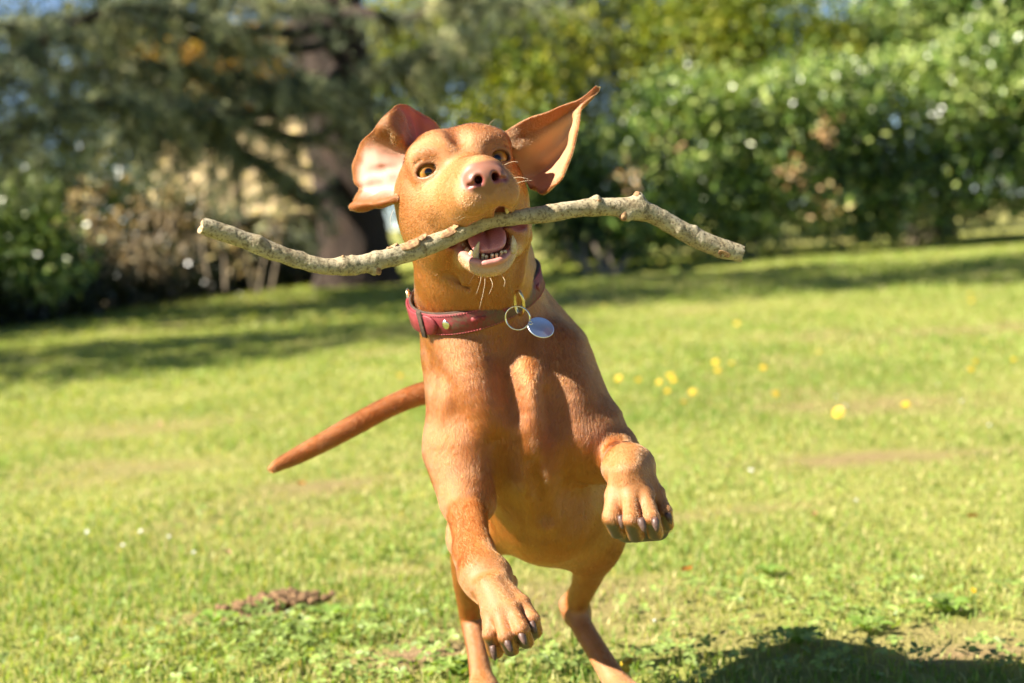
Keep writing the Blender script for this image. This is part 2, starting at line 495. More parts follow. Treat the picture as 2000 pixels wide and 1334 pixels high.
tree('broadleaf_tree', (at(1690, 500, 24.5)[0], 24.5, 0), 5.5, .16, [lobe_px(1660, 130, 23.6, 110, 80), lobe_px(1740, 60, 23.8, 100, 70), lobe_px(1560, 40, 24, 90, 60), lobe_px(1980, 20, 24, 120, 60), lobe_px(1860, 10, 24, 110, 60)], 115,
     'bushy green tree between the yellow-green tree and the dense mid-green one', 'trees behind the bushes', .12, .07, GREEN, 420, 18, M_leaf, .18, .02, window=SKYGAP)
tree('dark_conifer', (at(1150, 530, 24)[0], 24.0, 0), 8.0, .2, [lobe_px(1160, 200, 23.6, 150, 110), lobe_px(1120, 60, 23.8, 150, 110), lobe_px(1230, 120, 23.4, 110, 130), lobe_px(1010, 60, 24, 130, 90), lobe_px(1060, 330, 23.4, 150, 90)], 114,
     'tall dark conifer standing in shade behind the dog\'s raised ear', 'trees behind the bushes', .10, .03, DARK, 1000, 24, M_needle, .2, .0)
# rust-coloured sprays of dying leaves in the bushes
for k, (px, py, y, rx, rz) in enumerate([(1225, 335, 17.7, 26, 10), (1305, 270, 18.6, 26, 10), (1550, 345, 18.7, 22, 26), (1610, 250, 18.8, 18, 12), (1620, 400, 18.8, 18, 18)]):
    r = np.random.default_rng(300 + k)
    lb = [lobe_px(px, py, y, rx, rz)]; root = empty('dying_spray', lb[0][:3])
    tag(root, 'spray of rust-orange dying leaves in ' + ('the rounded pale bush behind the stick' if k == 0 else 'the tall glossy evergreen bush'), 'branch', 'rusty sprays in the bushes')
    b = np.array(lb[0][:3]); V, F = limb([b + np.array([0, .9, -.5]), b + np.array([.05, .4, -.2]), b], .012, .004, 5, 6)
    obj('twig', np_mesh('twig', V, F), M_twig, root)
    V, col = crown(r, lb, 5, 5, .11, .07, RUST, .11, .3, gap=-2.0)
    o = obj('crown', leaf_mesh('crown', V, col), M_dry, root); o['kind'] = 'stuff'

# ---- the cedar
CB = np.array(ground_at(700, 562)); CB[2] = 0
cedar = empty('cedar_tree', tuple(CB)); tag(cedar, 'old cedar with thick brown trunk and drooping blue-green boughs', 'tree')
cr_ = np.random.default_rng(5)
c = np.array([CB + np.array(v) for v in [(0, 0, -.1), (0, 0, .15), (-.02, 0, .6), (-.06, .02, 1.6), (-.12, .05, 3.2), (-.25, .1, 5.5), (-.3, .2, 8.5)]])
cc = catmull(c, 8); rr = np.interp(cc[:, 2], [-.1, .15, .6, 1.6, 3.2, 8.5], [.62, .50, .41, .37, .35, .12])
V, F = tube_mesh(cc, rr, 28)
V = V + (V - np.concatenate([np.repeat(cc, 28, 0), cc[:1], cc[-1:]])) * (vnoise(V * np.array([6, 6, 1.2]), 61) * .12)[:, None]
obj('trunk', np_mesh('trunk', V, F), M_trunk, cedar)
obj('second_trunk', np_mesh('second_trunk', *limb([CB + np.array([-.15, .3, -.1]), CB + np.array([-.32, .35, 1.5]), CB + np.array([-.55, .4, 4]), CB + np.array([-.7, .5, 7.5])], .24, .1, 8, 16, .03, 62)), M_trunk, cedar)
limbs = []
def cl(z0, *ps, r0=.075):
    limbs.append((np.array([CB + np.array([-.1, 0, z0])] + [at(*p) for p in ps]), r0))
cl(1.35, (600, 395, 15.8), (500, 320, 15.2), (400, 262, 14.6), (300, 235, 14.2), r0=.12)
cl(2.0, (590, 275, 15.4), (470, 240, 14.8), (330, 215, 14.2), (180, 215, 13.6))
cl(2.5, (560, 180, 15.2), (420, 150, 14.4), (250, 130, 13.8), (60, 160, 13.2))
cl(2.9, (520, 100, 15.0), (350, 60, 14.2), (150, 40, 13.4), (-60, 60, 12.8))
cl(3.3, (560, 20, 15.2), (450, -20, 14.6), (300, -40, 14.0), (100, -60, 13.4))
cl(2.6, (760, 140, 15.6), (840, 90, 15.2), (930, 70, 15.0))
cl(3.2, (780, 30, 15.6), (900, -10, 15.2), (1050, 10, 15.2))
cl(3.0, (470, 60, 14.2), (250, 10, 13.0), (50, 100, 12.2), (-100, 180, 11.8))
cl(2.2, (480, 230, 14.2), (250, 200, 12.8), (80, 240, 12.2), (-40, 300, 11.8))
cl(2.6, (640, 175, 15.3), (595, 150, 14.6), (560, 190, 14.0))
cl(3.9, (600, -80, 14.5), (500, -120, 13.6), (350, -140, 13))
PALC = np.array([(.050, .074, .042), (.17, .21, .125), (.36, .385, .225), (.54, .52, .28)])
NV, NC_ = [], []
for li, (pts, r0) in enumerate(limbs):
    V, F = limb(pts, r0, .02, 8, 10, .05, 70 + li)
    obj('limb', np_mesh('limb', V, F), M_trunk, cedar)
    cpts = catmull(pts, 20); ns = len(cpts)
    nb = int(15 + 9 * len(pts))
    parts = []
    for b in range(nb):
        t = cr_.uniform(.24, 1.0); p = cpts[int(t * (ns - 1))]
        a = cr_.uniform(0, 2 * np.pi); ln = cr_.uniform(.45, 1.15)
        dirv = np.array([np.cos(a), np.sin(a) * .8, cr_.uniform(-.1, .25)])
        drop = cr_.uniform(.15, .75)
        s = np.linspace(0, 1, 26)[:, None]
        br = p + dirv * ln * s * .8 + np.array([0, 0, -1]) * drop * s ** 2
        parts.append(tube_mesh(br[::5], np.linspace(.012, .004, len(br[::5])), 5))
        # needle tufts along the branchlet
        nt_ = 26
        ids = cr_.integers(0, 26, nt_ * 2); base = br[ids] + cr_.normal(0, .035, (nt_ * 2, 3))
        per = 5
        bb = np.repeat(base, per, 0); n = len(bb)
        d = rand_unit(cr_, n) * .8 + dirv * .3 + np.array([0, 0, -.15])
        q_ = leaf_quads(bb, d, rand_unit(cr_, n) * .8 - SUN_DIR * .6, cr_.uniform(.04, .085, n), cr_.uniform(.008, .015, n), .0)
        hue = np.clip(cr_.normal(.42, .34) + cr_.normal(0, .12, n), 0, .999) * 3
        i0 = hue.astype(int); f = (hue - i0)[:, None]
        NV.append(q_); NC_.append((PALC[i0] * (1 - f) + PALC[np.minimum(i0 + 1, 3)] * f) * cr_.uniform(.7, 1.3, n)[:, None])
    V, F = join_geo(parts); o = obj('branchlets', np_mesh('branchlets', V, F), M_trunk, cedar); o['kind'] = 'stuff'
o = obj('needles', leaf_mesh('needles', np.concatenate(NV), np.concatenate(NC_)), M_needle, cedar); o['kind'] = 'stuff'
# autumn leaves of a thin tree showing through the cedar
tree('thin_autumn_tree', (at(470, 500, 18.5)[0], 18.5, 0), 4.0, .06, [lobe_px(540, 190, 18, 40, 30), lobe_px(430, 130, 18.2, 60, 50), lobe_px(330, 110, 18.4, 50, 40), lobe_px(520, 95, 18.3, 50, 40)], 121,
     'thin young tree with golden autumn leaves behind the cedar boughs', None, .08, .06, [(.35, .22, .04), (.48, .30, .05), (.40, .20, .05)], 90, 16, M_softleaf, .12, .0, 5)

# ---- low roofed shed behind the cedar
SY = 19.5
s0 = at(330, 500, SY); s1 = at(650, 500, SY); ez = .95; rz_ = 2.35
SH = empty('garden_shed', ((s0[0] + s1[0]) / 2, SY + .6, 0)); tag(SH, 'low wooden shed with mossy shingled roof behind the cedar trunk', 'shed')
m = NM('mossy shingle'); co = m.coord('Object'); n = m.noise(5, 5, co, .6); n2 = m.noise(30, 3, co)
c_ = m.ramp(n.outputs[0], [(.35, (.40, .30, .19)), (.5, (.46, .35, .20)), (.62, (.50, .38, .11)), (.72, (.30, .30, .08))])
m.link(m.mix(.4, c_, m.ramp(n2.outputs[0], [(.3, (.5, .5, .5)), (.7, (1.2, 1.2, 1.2))]), 'MULTIPLY'), m.b.inputs['Base Color']); m.set(Roughness=.95); M_shing = m.m
m = NM('weathered board'); n = m.noise(10, 4, m.coord('Object', (4, 4, .5)))
m.link(m.ramp(n.outputs[0], [(.3, (.06, .035, .022)), (.7, (.17, .105, .065))]), m.b.inputs['Base Color']); m.set(Roughness=.9); M_board = m.m
def box(c, s):
    c = np.asarray(c, float); s = np.asarray(s, float) / 2
    V = np.array([[x, y, z] for x in (-1, 1) for y in (-1, 1) for z in (-1, 1)]) * s + c
    return V, np.array([[0, 1, 3, 2], [4, 6, 7, 5], [0, 4, 5, 1], [2, 3, 7, 6], [0, 2, 6, 4], [1, 5, 7, 3]])
def bevel_obj(name, V, F, mat, parent, w=.006):
    o = obj(name, np_mesh(name, V, F, smooth=False), mat, parent)
    b = o.modifiers.new('bevel', 'BEVEL'); b.width = w; b.segments = 2
    return o
sr = np.random.default_rng(9)
nbd = 16; wb = (s1[0] - s0[0]) / nbd
bd_me = None
for k in range(nbd):
    bevel_obj('board', *box((s0[0] + (k + .5) * wb, SY + sr.normal(0, .006), ez / 2), (wb * .93, .03, ez + .06)), M_board, SH)
for sx in (s0[0] + .02, s1[0] - .02):
    bevel_obj('side_wall', *box((sx, SY + .78, ez / 2), (.04, 1.5, ez)), M_board, SH)
bevel_obj('back_wall', *box(((s0[0] + s1[0]) / 2, SY + 1.55, .98), (s1[0] - s0[0], .04, 1.96)), M_board, SH)
nc_ = 11
sl = np.array([0, 1.75, rz_ - ez]); sl_n = np.array([0, -(rz_ - ez), 1.75]); sl_n /= np.linalg.norm(sl_n)
ws = .24; ncol = int((s1[0] - s0[0] + .3) / ws)
sh_me = None
for rI in range(nc_):
    for cI in range(ncol):
        f0 = rI / nc_
        bc = np.array([s0[0] - .15 + (cI + .5 * (rI % 2)) * ws, SY - .22, ez]) + sl * (f0 + .5 / nc_) + sl_n * .03
        if sh_me is None:
            V, F = box((0, 0, 0), (ws * .95, 1, 1)); V = np.array([[v[0], 0, 0] + (sl / np.linalg.norm(sl)) * (v[1] * np.linalg.norm(sl) / nc_ * 1.35) + sl_n * (v[2] * .022 - v[1] * .03) for v in V])
            sh_me = np_mesh('shingle', V, F, smooth=False); sh_me.materials.append(M_shing)
        o = bpy.data.objects.new('shingle', sh_me); COL.objects.link(o); o.parent = SH
        o.matrix_parent_inverse = Matrix.Translation(-SH.location); o.location = bc + sl_n * sr.normal(0, .003)
        o.rotation_euler = (0, sr.normal(0, .006), sr.normal(0, .012))
V = np.array([[x, SY - .26 + sl[1] * t - 0, ez + sl[2] * t - .01 - d] for x in (s0[0] - .2, s1[0] + .2) for t in (0, 1.02) for d in (0, .05)])
obj('roof_deck', np_mesh('roof_deck', V, np.array([[0, 1, 3, 2], [4, 6, 7, 5], [0, 4, 5, 1], [2, 3, 7, 6], [0, 2, 6, 4], [1, 5, 7, 3]]), smooth=False), M_board, SH)

# ---- shrubs on the left
shrub('green_bush', B(30, 605), [lobe_px(20, 470, 13.0, 80, 80), lobe_px(80, 510, 12.9, 70, 60), lobe_px(-40, 420, 13.4, 90, 90), lobe_px(60, 400, 13.4, 60, 45)], 131,
      'dark green leafy bush beside the dry brown shrubs under the cedar', 'bush', None, .085, .055, GREEN, 400, 20, M_leaf, .11, twigmat=M_trunk)
DRY = [(.10, .075, .045), (.22, .17, .10), (.38, .31, .19), (.46, .38, .18)]
shrub('dry_shrub', B(250, 592), [lobe_px(200, 430, 15.2, 80, 55), lobe_px(290, 490, 15.0, 90, 60), lobe_px(330, 400, 15.4, 60, 50)], 132,
      'dry shrub of tan withered leaves next to the dark green bush', 'shrub', None, .11, .06, DRY, 42, 12, M_dry, .12, 12, .15)
# withered canes: pale stems standing in front of the shed
cn = np.random.default_rng(17)
for k in range(16):
    px = cn.uniform(180, 560); y = cn.uniform(15.6, 17.5); b = at(px, 560, y); b[2] = 0
    root = empty('dead_cane', tuple(b)); tag(root, 'pale withered cane standing among dry shrubs by the shed', 'cane', 'dead canes by the shed')
    top = b + np.array([cn.normal(0, .25), cn.normal(0, .2), cn.uniform(.7, 1.5)])
    V, F = limb([b - np.array([0, 0, .05]), b * .5 + top * .5 + cn.normal(0, .05, 3), top], .020, .008, 6, 7)
    obj('stem', np_mesh('stem', V, F), M_twig, root)
    n = 8; c0 = b + (top - b) * cn.uniform(.35, 1.0, n)[:, None] + cn.normal(0, .05, (n, 3))
    V = leaf_quads(c0, rand_unit(cn, n) + np.array([0, 0, -1.0]), rand_unit(cn, n), cn.uniform(.08, .20, n), cn.uniform(.04, .08, n))
    o = obj('withered_leaves', leaf_mesh('withered_leaves', V, np.array(DRY)[cn.integers(1, 4, n)] * cn.uniform(.8, 1.3, n)[:, None]), M_dry, root); o['kind'] = 'stuff'
# ivy bank along the left edge, leaf colours near black for the cedar's shade
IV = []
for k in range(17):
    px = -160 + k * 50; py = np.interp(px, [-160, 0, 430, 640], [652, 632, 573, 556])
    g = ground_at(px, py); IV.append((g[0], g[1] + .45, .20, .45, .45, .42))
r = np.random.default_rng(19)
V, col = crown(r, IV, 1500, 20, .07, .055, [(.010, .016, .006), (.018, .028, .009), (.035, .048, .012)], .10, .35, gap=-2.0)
o = obj('ground_ivy', leaf_mesh('ground_ivy', V, col), M_leaf); tag(o, 'low ivy bank along the lawn edge, leaves darkened for the shade under the cedar', 'ivy', kind='stuff')
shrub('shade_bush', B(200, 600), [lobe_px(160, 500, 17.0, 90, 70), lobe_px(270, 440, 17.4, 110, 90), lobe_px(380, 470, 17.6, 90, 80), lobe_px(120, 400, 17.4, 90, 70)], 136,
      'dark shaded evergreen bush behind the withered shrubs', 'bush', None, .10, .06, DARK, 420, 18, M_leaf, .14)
# ---- woodland behind everything
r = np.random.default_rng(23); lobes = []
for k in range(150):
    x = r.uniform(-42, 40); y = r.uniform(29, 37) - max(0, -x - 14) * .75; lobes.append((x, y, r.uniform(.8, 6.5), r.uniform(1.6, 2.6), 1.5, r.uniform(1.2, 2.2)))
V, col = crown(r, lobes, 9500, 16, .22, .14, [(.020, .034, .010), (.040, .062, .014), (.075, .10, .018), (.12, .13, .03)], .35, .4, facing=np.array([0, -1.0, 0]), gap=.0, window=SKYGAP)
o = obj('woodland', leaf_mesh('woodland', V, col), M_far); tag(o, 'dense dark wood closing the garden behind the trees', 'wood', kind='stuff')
# ---- trees left of the picture that shade the far lawn
for k, (x, y, h, lobes) in enumerate([(-8.8, 6.0, 6.5, [(-8.2, 6.4, 5.2, 1.4, 1.0, .8), (-9.4, 5.4, 4.6, 1.3, 1.0, .7), (-7.4, 7.4, 5.8, 1.3, 1.0, .7)]),
                                      (-6.6, 9.6, 9.0, [(-5.8, 9.8, 6.8, 1.7, 1.4, 1.0), (-4.6, 11.6, 7.8, 1.8, 1.4, 1.0), (-7.0, 10.6, 6.2, 1.5, 1.4, .9), (-4.0, 9.6, 7.4, 1.6, 1.0, .8), (-2.6, 12.0, 8.6, 1.6, 1.2, .8)]),
                                      (-11.5, 9.0, 6.0, [(-11.0, 9.4, 4.8, 2.0, 1.8, 1.2), (-9.8, 11.0, 5.6, 1.6, 1.6, 1.1)])]):
    tree('shade_tree', (x, y, 0), h, .2, lobes, 140 + k, ['spreading tree left of the lawn nearest the house side', 'tallest tree left of the lawn shading its far end', 'small tree left of the lawn beside the ivy bank'][k], 'shade trees left of the lawn', .15, .10, GREEN, [170, 420, 260][k], 22, M_softleaf, .25, .0, 7, facing=None)
# ------------------------------------------------------------------ signed distance modelling for the dog
class SDF:
    """Ordered smooth unions and carvings of tapered capsules and ellipsoids, polygonised with surface nets."""
    def __init__(self):
        self.p = []
    def cone(self, a, b, ra, rb, k=.02, op='u', flat=None, tag=None, flow=None):
        a = np.asarray(a, float); b = np.asarray(b, float)
        if flow is None:
            flow = b - a
        flow = np.asarray(flow, float); flow = flow / (np.linalg.norm(flow) + 1e-9)
        if flat is not None:
            ax = np.asarray(flat[0], float); ax = ax / np.linalg.norm(ax)
            flat = (ax, flat[1])
        self.p.append(dict(t='c', a=a, b=b, ra=ra, rb=rb, k=k, op=op, flat=flat, tag=tag, flow=flow))
    def ell(self, c, R, r, k=.02, op='u', tag=None, flow=(0, 0, -1)):
        """R rows are the local axes in world space, r the radii."""
        flow = np.asarray(flow, float); flow = flow / (np.linalg.norm(flow) + 1e-9)
        self.p.append(dict(t='e', c=np.asarray(c, float), R=np.asarray(R, float), r=np.asarray(r, float), k=k, op=op, tag=tag, flow=flow))
    def chain(self, pts, radii, k=.02, op='u', tag=None, flow=None, n=4):
        c = catmull(np.concatenate([np.asarray(pts, float), np.asarray(radii, float)[:, None]], 1), n)
        fl = c[-1, :3] - c[0, :3] if flow is None else np.asarray(flow, float)
        self.p.append(dict(t='h', c=c, k=k, op=op, tag=tag, flow=fl / np.linalg.norm(fl)))
    def dist(self, q, X):
        if q['t'] == 'h':
            c = q['c']; out = np.full(len(X), 9.0)
            for i in range(len(c) - 1):
                a, ab = c[i, :3], c[i + 1, :3] - c[i, :3]
                v = X - a
                t = np.clip(v @ ab / (ab @ ab + 1e-12), 0, 1)
                w = v - t[:, None] * ab
                out = np.minimum(out, np.sqrt((w * w).sum(1)) - (c[i, 3] + t * (c[i + 1, 3] - c[i, 3])))
            return out
        if q['t'] == 'c':
            a, ab = q['a'], q['b'] - q['a']
            v = X - a
            t = np.clip(v @ ab / (ab @ ab + 1e-12), 0, 1)
            w = v - t[:, None] * ab
            if q['flat'] is not None:
                ax, f = q['flat']
                w = w + ((w @ ax) * (1 / f - 1))[:, None] * ax
                return (np.sqrt((w * w).sum(1)) - (q['ra'] + t * (q['rb'] - q['ra']))) * (f if f < 1 else 1.0)
            return np.sqrt((w * w).sum(1)) - (q['ra'] + t * (q['rb'] - q['ra']))
        v = (X - q['c']) @ q['R'].T
        k0 = np.sqrt(((v / q['r']) ** 2).sum(1))
        k1 = np.sqrt(((v / q['r'] ** 2) ** 2).sum(1)) + 1e-9
        return k0 * (k0 - 1) / k1
    def field(self, X, idx=None):
        d = np.full(len(X), 9.0)
        for i in (range(len(self.p)) if idx is None else idx):
            q = self.p[i]; e = self.dist(q, X); k = q['k']
            if q['op'] == 'u':
                h = np.maximum(k - np.abs(d - e), 0) / k
                d = np.minimum(d, e) - h * h * k * .25
            else:
                e = -e
                h = np.maximum(k - np.abs(d - e), 0) / k
                d = np.maximum(d, e) + h * h * k * .25
        return d
    def field_blocks(self, X, bs=.04):
        """field() with primitives culled per spatial block."""
        key = np.floor(X / bs).astype(np.int64)
        kk = (key[:, 0] + 500) * 4000000 + (key[:, 1] + 500) * 2000 + key[:, 2] + 500
        order = np.argsort(kk, kind='stable')
        ks = kk[order]
        st = np.concatenate([[0], np.nonzero(np.diff(ks))[0] + 1, [len(ks)]])
        cen = (key[order[st[:-1]]] + .5) * bs
        D = np.stack([self.dist(q, cen) for q in self.p], 1)
        isu = np.array([q['op'] == 'u' for q in self.p]); K = np.array([q['k'] for q in self.p])
        R = bs * .87
        dm = np.where(isu, D, 9).min(1)
        use = np.where(isu, D < dm[:, None] + 2.4 * R + K, D < 2.0 * R + K + .01)
        out = np.empty(len(X))
        for b in range(len(st) - 1):
            s = order[st[b]:st[b + 1]]
            out[s] = self.field(X[s], np.nonzero(use[b])[0])
        return out
    def mesh(self, lo, hi, h, keep=None):
        lo = np.asarray(lo, float); hi = np.asarray(hi, float)
        c = 6
        n = (np.ceil((hi - lo) / (h * c)).astype(int) + 1)
        H = h * c
        g = np.stack(np.meshgrid(*[np.arange(m) for m in n], indexing='ij'), -1).reshape(-1, 3)
        dc = self.field_blocks(lo + (g + .5) * H, bs=.06)
        if keep is not None:
            kp = keep(lo + (g + .5) * H, H)
        else:
            kp = np.ones(len(g), bool)
        act = (np.abs(dc) < H * 1.25) & kp
        N = n * c + 1
        A = np.full(N, np.nan, np.float32)
        gi = g[act]
        o = np.stack(np.meshgrid(*[np.arange(c + 1)] * 3, indexing='ij'), -1).reshape(-1, 3)
        idx = (gi[:, None, :] * c + o[None]).reshape(-1, 3)
        lin = np.unique(np.ravel_multi_index(idx.T, N))
        ijk = np.stack(np.unravel_index(lin, N), 1)
        A.ravel()[lin] = self.field_blocks(lo + ijk * h)
        # active fine cells: all eight corners known, signs differ
        ci = ijk[(ijk < N - 1).all(1)]
        offs = np.array([[i, j, k] for i in (0, 1) for j in (0, 1) for k in (0, 1)])
        corner = np.stack([A[tuple((ci + of).T)] for of in offs], 1)
        ok = ~np.isnan(corner).any(1)
        neg = corner < 0
        ok &= neg.any(1) & ~neg.all(1)
        ci = ci[ok]; corner = corner[ok].astype(np.float64)
        acc = np.zeros((len(ci), 3)); cnt = np.zeros(len(ci))
        for a in range(8):
            for b in range(a + 1, 8):
                if np.abs(offs[a] - offs[b]).sum() != 1: continue
                m = (corner[:, a] < 0) != (corner[:, b] < 0)
                t = corner[m, a] / (corner[m, a] - corner[m, b])
                acc[m] += offs[a] + t[:, None] * (offs[b] - offs[a]); cnt[m] += 1
        V = lo + (ci + acc / cnt[:, None]) * h
        VI = np.full(N, -1, np.int32)
        VI[tuple(ci.T)] = np.arange(len(ci))
        Q = []
        for ax in range(3):
            u, v = (ax + 1) % 3, (ax + 2) % 3
            e = np.zeros(3, int); e[ax] = 1
            eu = np.zeros(3, int); eu[u] = 1
            ev = np.zeros(3, int); ev[v] = 1
            # every active cell whose own lower edge along ax changes sign
            p = ci
            a0 = A[tuple(p.T)]; a1 = A[tuple((p + e).T)]
            m = ((a0 < 0) != (a1 < 0)) & (p[:, u] > 0) & (p[:, v] > 0)
            p = p[m]; s = a0[m] < 0
            q = np.stack([VI[tuple(p.T)], VI[tuple((p - eu).T)], VI[tuple((p - eu - ev).T)], VI[tuple((p - ev).T)]], 1)
            good = (q >= 0).all(1); q = q[good]; s = s[good]
            q[~s] = q[~s][:, ::-1]
            Q.append(q)
        return V, np.concatenate(Q)

    def tags_flow(self, X, bs=.04):
        """nearest union primitive, blended flow direction, and distance to each carving tag near the surface"""
        key = np.floor(X / bs).astype(np.int64)
        kk = (key[:, 0] + 500) * 4000000 + (key[:, 1] + 500) * 2000 + key[:, 2] + 500
        order = np.argsort(kk, kind='stable'); ks = kk[order]
        st = np.concatenate([[0], np.nonzero(np.diff(ks))[0] + 1, [len(ks)]])
        near = np.zeros(len(X), int); flow = np.zeros((len(X), 3)); carve = np.full(len(X), -1)
        for b in range(len(st) - 1):
            s = order[st[b]:st[b + 1]]; x = X[s]
            c = x.mean(0)[None]
            best = np.full(len(s), 9.0); bi = np.zeros(len(s), int); fl = np.zeros((len(s), 3)); ci = np.full(len(s), -1); cb = np.full(len(s), .0016)
            dd = np.array([self.dist(q, c)[0] for q in self.p])
            for i in np.nonzero(dd < .075)[0]:
                q = self.p[i]; e = self.dist(q, x)
                if q['op'] == 'u':
                    m = e < best; best[m] = e[m]; bi[m] = i
                    fl += np.exp(-np.clip(e, -.05, .1) / .010)[:, None] * q['flow']
                else:
                    m = np.abs(e) < cb; cb[m] = np.abs(e)[m]; ci[m] = i
            near[s] = bi; flow[s] = fl; carve[s] = ci
        flow /= np.linalg.norm(flow, axis=1)[:, None] + 1e-9
        return near, flow, carve
# ------------------------------------------------------------------ the dog
HS = 1.06
def _hrot(y, p, r):
    cy, sy, cp, sp, cr, sr = math.cos(y), math.sin(y), math.cos(p), math.sin(p), math.cos(r), math.sin(r)
    B = np.array([[1, 0, 0], [0, 0, 1], [0, 1, 0]], float)
    Ry = np.array([[cy, 0, sy], [0, 1, 0], [-sy, 0, cy]])
    Rx = np.array([[1, 0, 0], [0, cp, -sp], [0, sp, cp]])
    Rz = np.array([[cr, -sr, 0], [sr, cr, 0], [0, 0, 1]])
    return Rz @ Ry @ Rx @ B
HR = CR @ _hrot(.190, -.035, .2189)          # head axes: columns x (dog's left), y (nose), z (up)
HT = CR @ np.array([-.0520, .1905, -1.53]) + CT
def Hd(x, y, z):
    return HR @ (np.array([x, y, z], float) * HS) + HT
def Hv(x, y, z):
    return HR @ np.array([x, y, z], float)
HAX = HR.T                                     # rows: local axes in world
CAX = CR.T                                     # camera axes rows (right, up, towards the camera)

dog = SDF()
def pc(a, b, k=.03, op='u', flat=None, tag=None, flow=None):
    """cone from two (px, py, depth, radius px) tuples"""
    dog.cone(P(*a[:3]), P(*b[:3]), rad(a[3], a[2]), rad(b[3], b[2]), k, op, flat, tag, flow)
def pe(c, r, k=.03, op='u', tag=None, rot=0.0, flow=None):
    """ellipsoid at (px, py, depth) with radii in px across, px up, metres deep; rot turns it in the picture plane"""
    cr_, sr_ = math.cos(rot), math.sin(rot)
    R = np.array([[cr_, sr_, 0], [-sr_, cr_, 0], [0, 0, 1]]) @ CAX
    dog.ell(P(*c), R, (rad(r[0], c[2]), rad(r[1], c[2]), r[2]), k, op, tag, -CAX[1] if flow is None else flow)
def ph(L, k=.02, op='u', tag=None, flow=None, n=4):
    dog.chain([P(*a[:3]) for a in L], [rad(a[3], a[2]) for a in L], k, op, tag, flow, n)
def he(c, r, k=.012, op='u', tag='head', sym=True, rz=0.0, rx=0.0, flow=(0, -1, 0)):
    """ellipsoid in head coordinates, mirrored when sym and off the midline"""
    for s in ((-1, 1) if (sym and abs(c[0]) > 1e-6) else (1,)):
        cz, sz = math.cos(rz * s), math.sin(rz * s)
        cx, sx = math.cos(rx), math.sin(rx)
        Rz = np.array([[cz, sz, 0], [-sz, cz, 0], [0, 0, 1]])
        Rx = np.array([[1, 0, 0], [0, cx, sx], [0, -sx, cx]])
        dog.ell(Hd(c[0] * s, c[1], c[2]), Rx @ Rz @ HAX, np.array(r) * HS, k, op, tag, Hv(flow[0] * s, flow[1], flow[2]))
def hc(a, b, ra, rb, k=.012, op='u', tag='head', sym=True, flat=None, flow=None):
    for s in ((-1, 1) if (sym and (abs(a[0]) > 1e-6 or abs(b[0]) > 1e-6)) else (1,)):
        f = None if flow is None else Hv(flow[0] * s, flow[1], flow[2])
        fl = None if flat is None else (Hv(flat[0][0] * s, flat[0][1], flat[0][2]), flat[1])
        dog.cone(Hd(a[0] * s, a[1], a[2]), Hd(b[0] * s, b[1], b[2]), ra * HS, rb * HS, k, op, fl, tag, f)

# ---- trunk
DN = -CAX[1]
pc((985, 735, 1.735, 118), (1076, 975, 1.78, 100), .05, tag='trunk')                   # rib cage
pc((1076, 955, 1.78, 104), (1082, 985, 1.80, 108), .05, tag='belly')                   # keel of the chest
pc((1070, 850, 1.80, 120), (1055, 850, 1.92, 88), .06, tag='trunk')                    # loin
pc((1072, 960, 1.84, 92), (1055, 885, 1.92, 78), .06, tag='belly')                     # belly
pc((1055, 865, 1.91, 88), (1045, 872, 1.965, 78), .05, tag='trunk')                     # pelvis
pc((928, 500, 1.690, 106), (936, 600, 1.690, 103), .04, tag='neck', flow=DN)           # neck
pc((936, 600, 1.690, 103), (975, 730, 1.70, 112), .05, tag='neck', flow=DN)
pc((972, 575, 1.76, 72), (1050, 700, 1.79, 100), .05, tag='neck', flow=DN)            # crest of the neck, withers
# ---- chest front
pc((925, 700, 1.675, 64), (935, 850, 1.655, 62), .04, tag='chest', flow=DN)
pc((1062, 700, 1.690, 60), (1088, 850, 1.665, 62), .04, tag='chest', flow=DN)
pc((1020, 850, 1.665, 46), (1035, 910, 1.670, 54), .04, tag='chest', flow=DN)           # breast bone
pc((1010, 880, 1.69, 80), (1060, 1000, 1.735, 72), .05, tag='chest', flow=DN)
FLL = DN + CR[:, 0] * .45
ph([(892, 655, 1.648, 44), (918, 720, 1.630, 46), (944, 790, 1.622, 42), (966, 855, 1.634, 32)], .022, tag='chest', flow=FLL)
ph([(1030, 675, 1.650, 29), (1036, 750, 1.625, 32), (1046, 825, 1.622, 30), (1062, 905, 1.642, 22)], .024, tag='chest', flow=DN - CR[:, 0] * .25)
ph([(1086, 690, 1.674, 43), (1106, 760, 1.652, 46), (1128, 845, 1.650, 44)], .022, tag='arm', flow=DN - CR[:, 0] * .5)
ph([(1020, 850, 1.635, 16), (1040, 930, 1.650, 20), (1062, 1010, 1.692, 26)], .014, tag='chest', flow=DN)
pe((880, 785, 1.648), (26, 48, .028), .018, tag='arm')
# ---- shoulders and upper arms
pc((908, 715, 1.700, 62), (893, 880, 1.665, 50), .035, tag='arm', flow=DN)
pc((1088, 716, 1.710, 65), (1163, 868, 1.675, 64), .035, tag='arm', flow=DN)
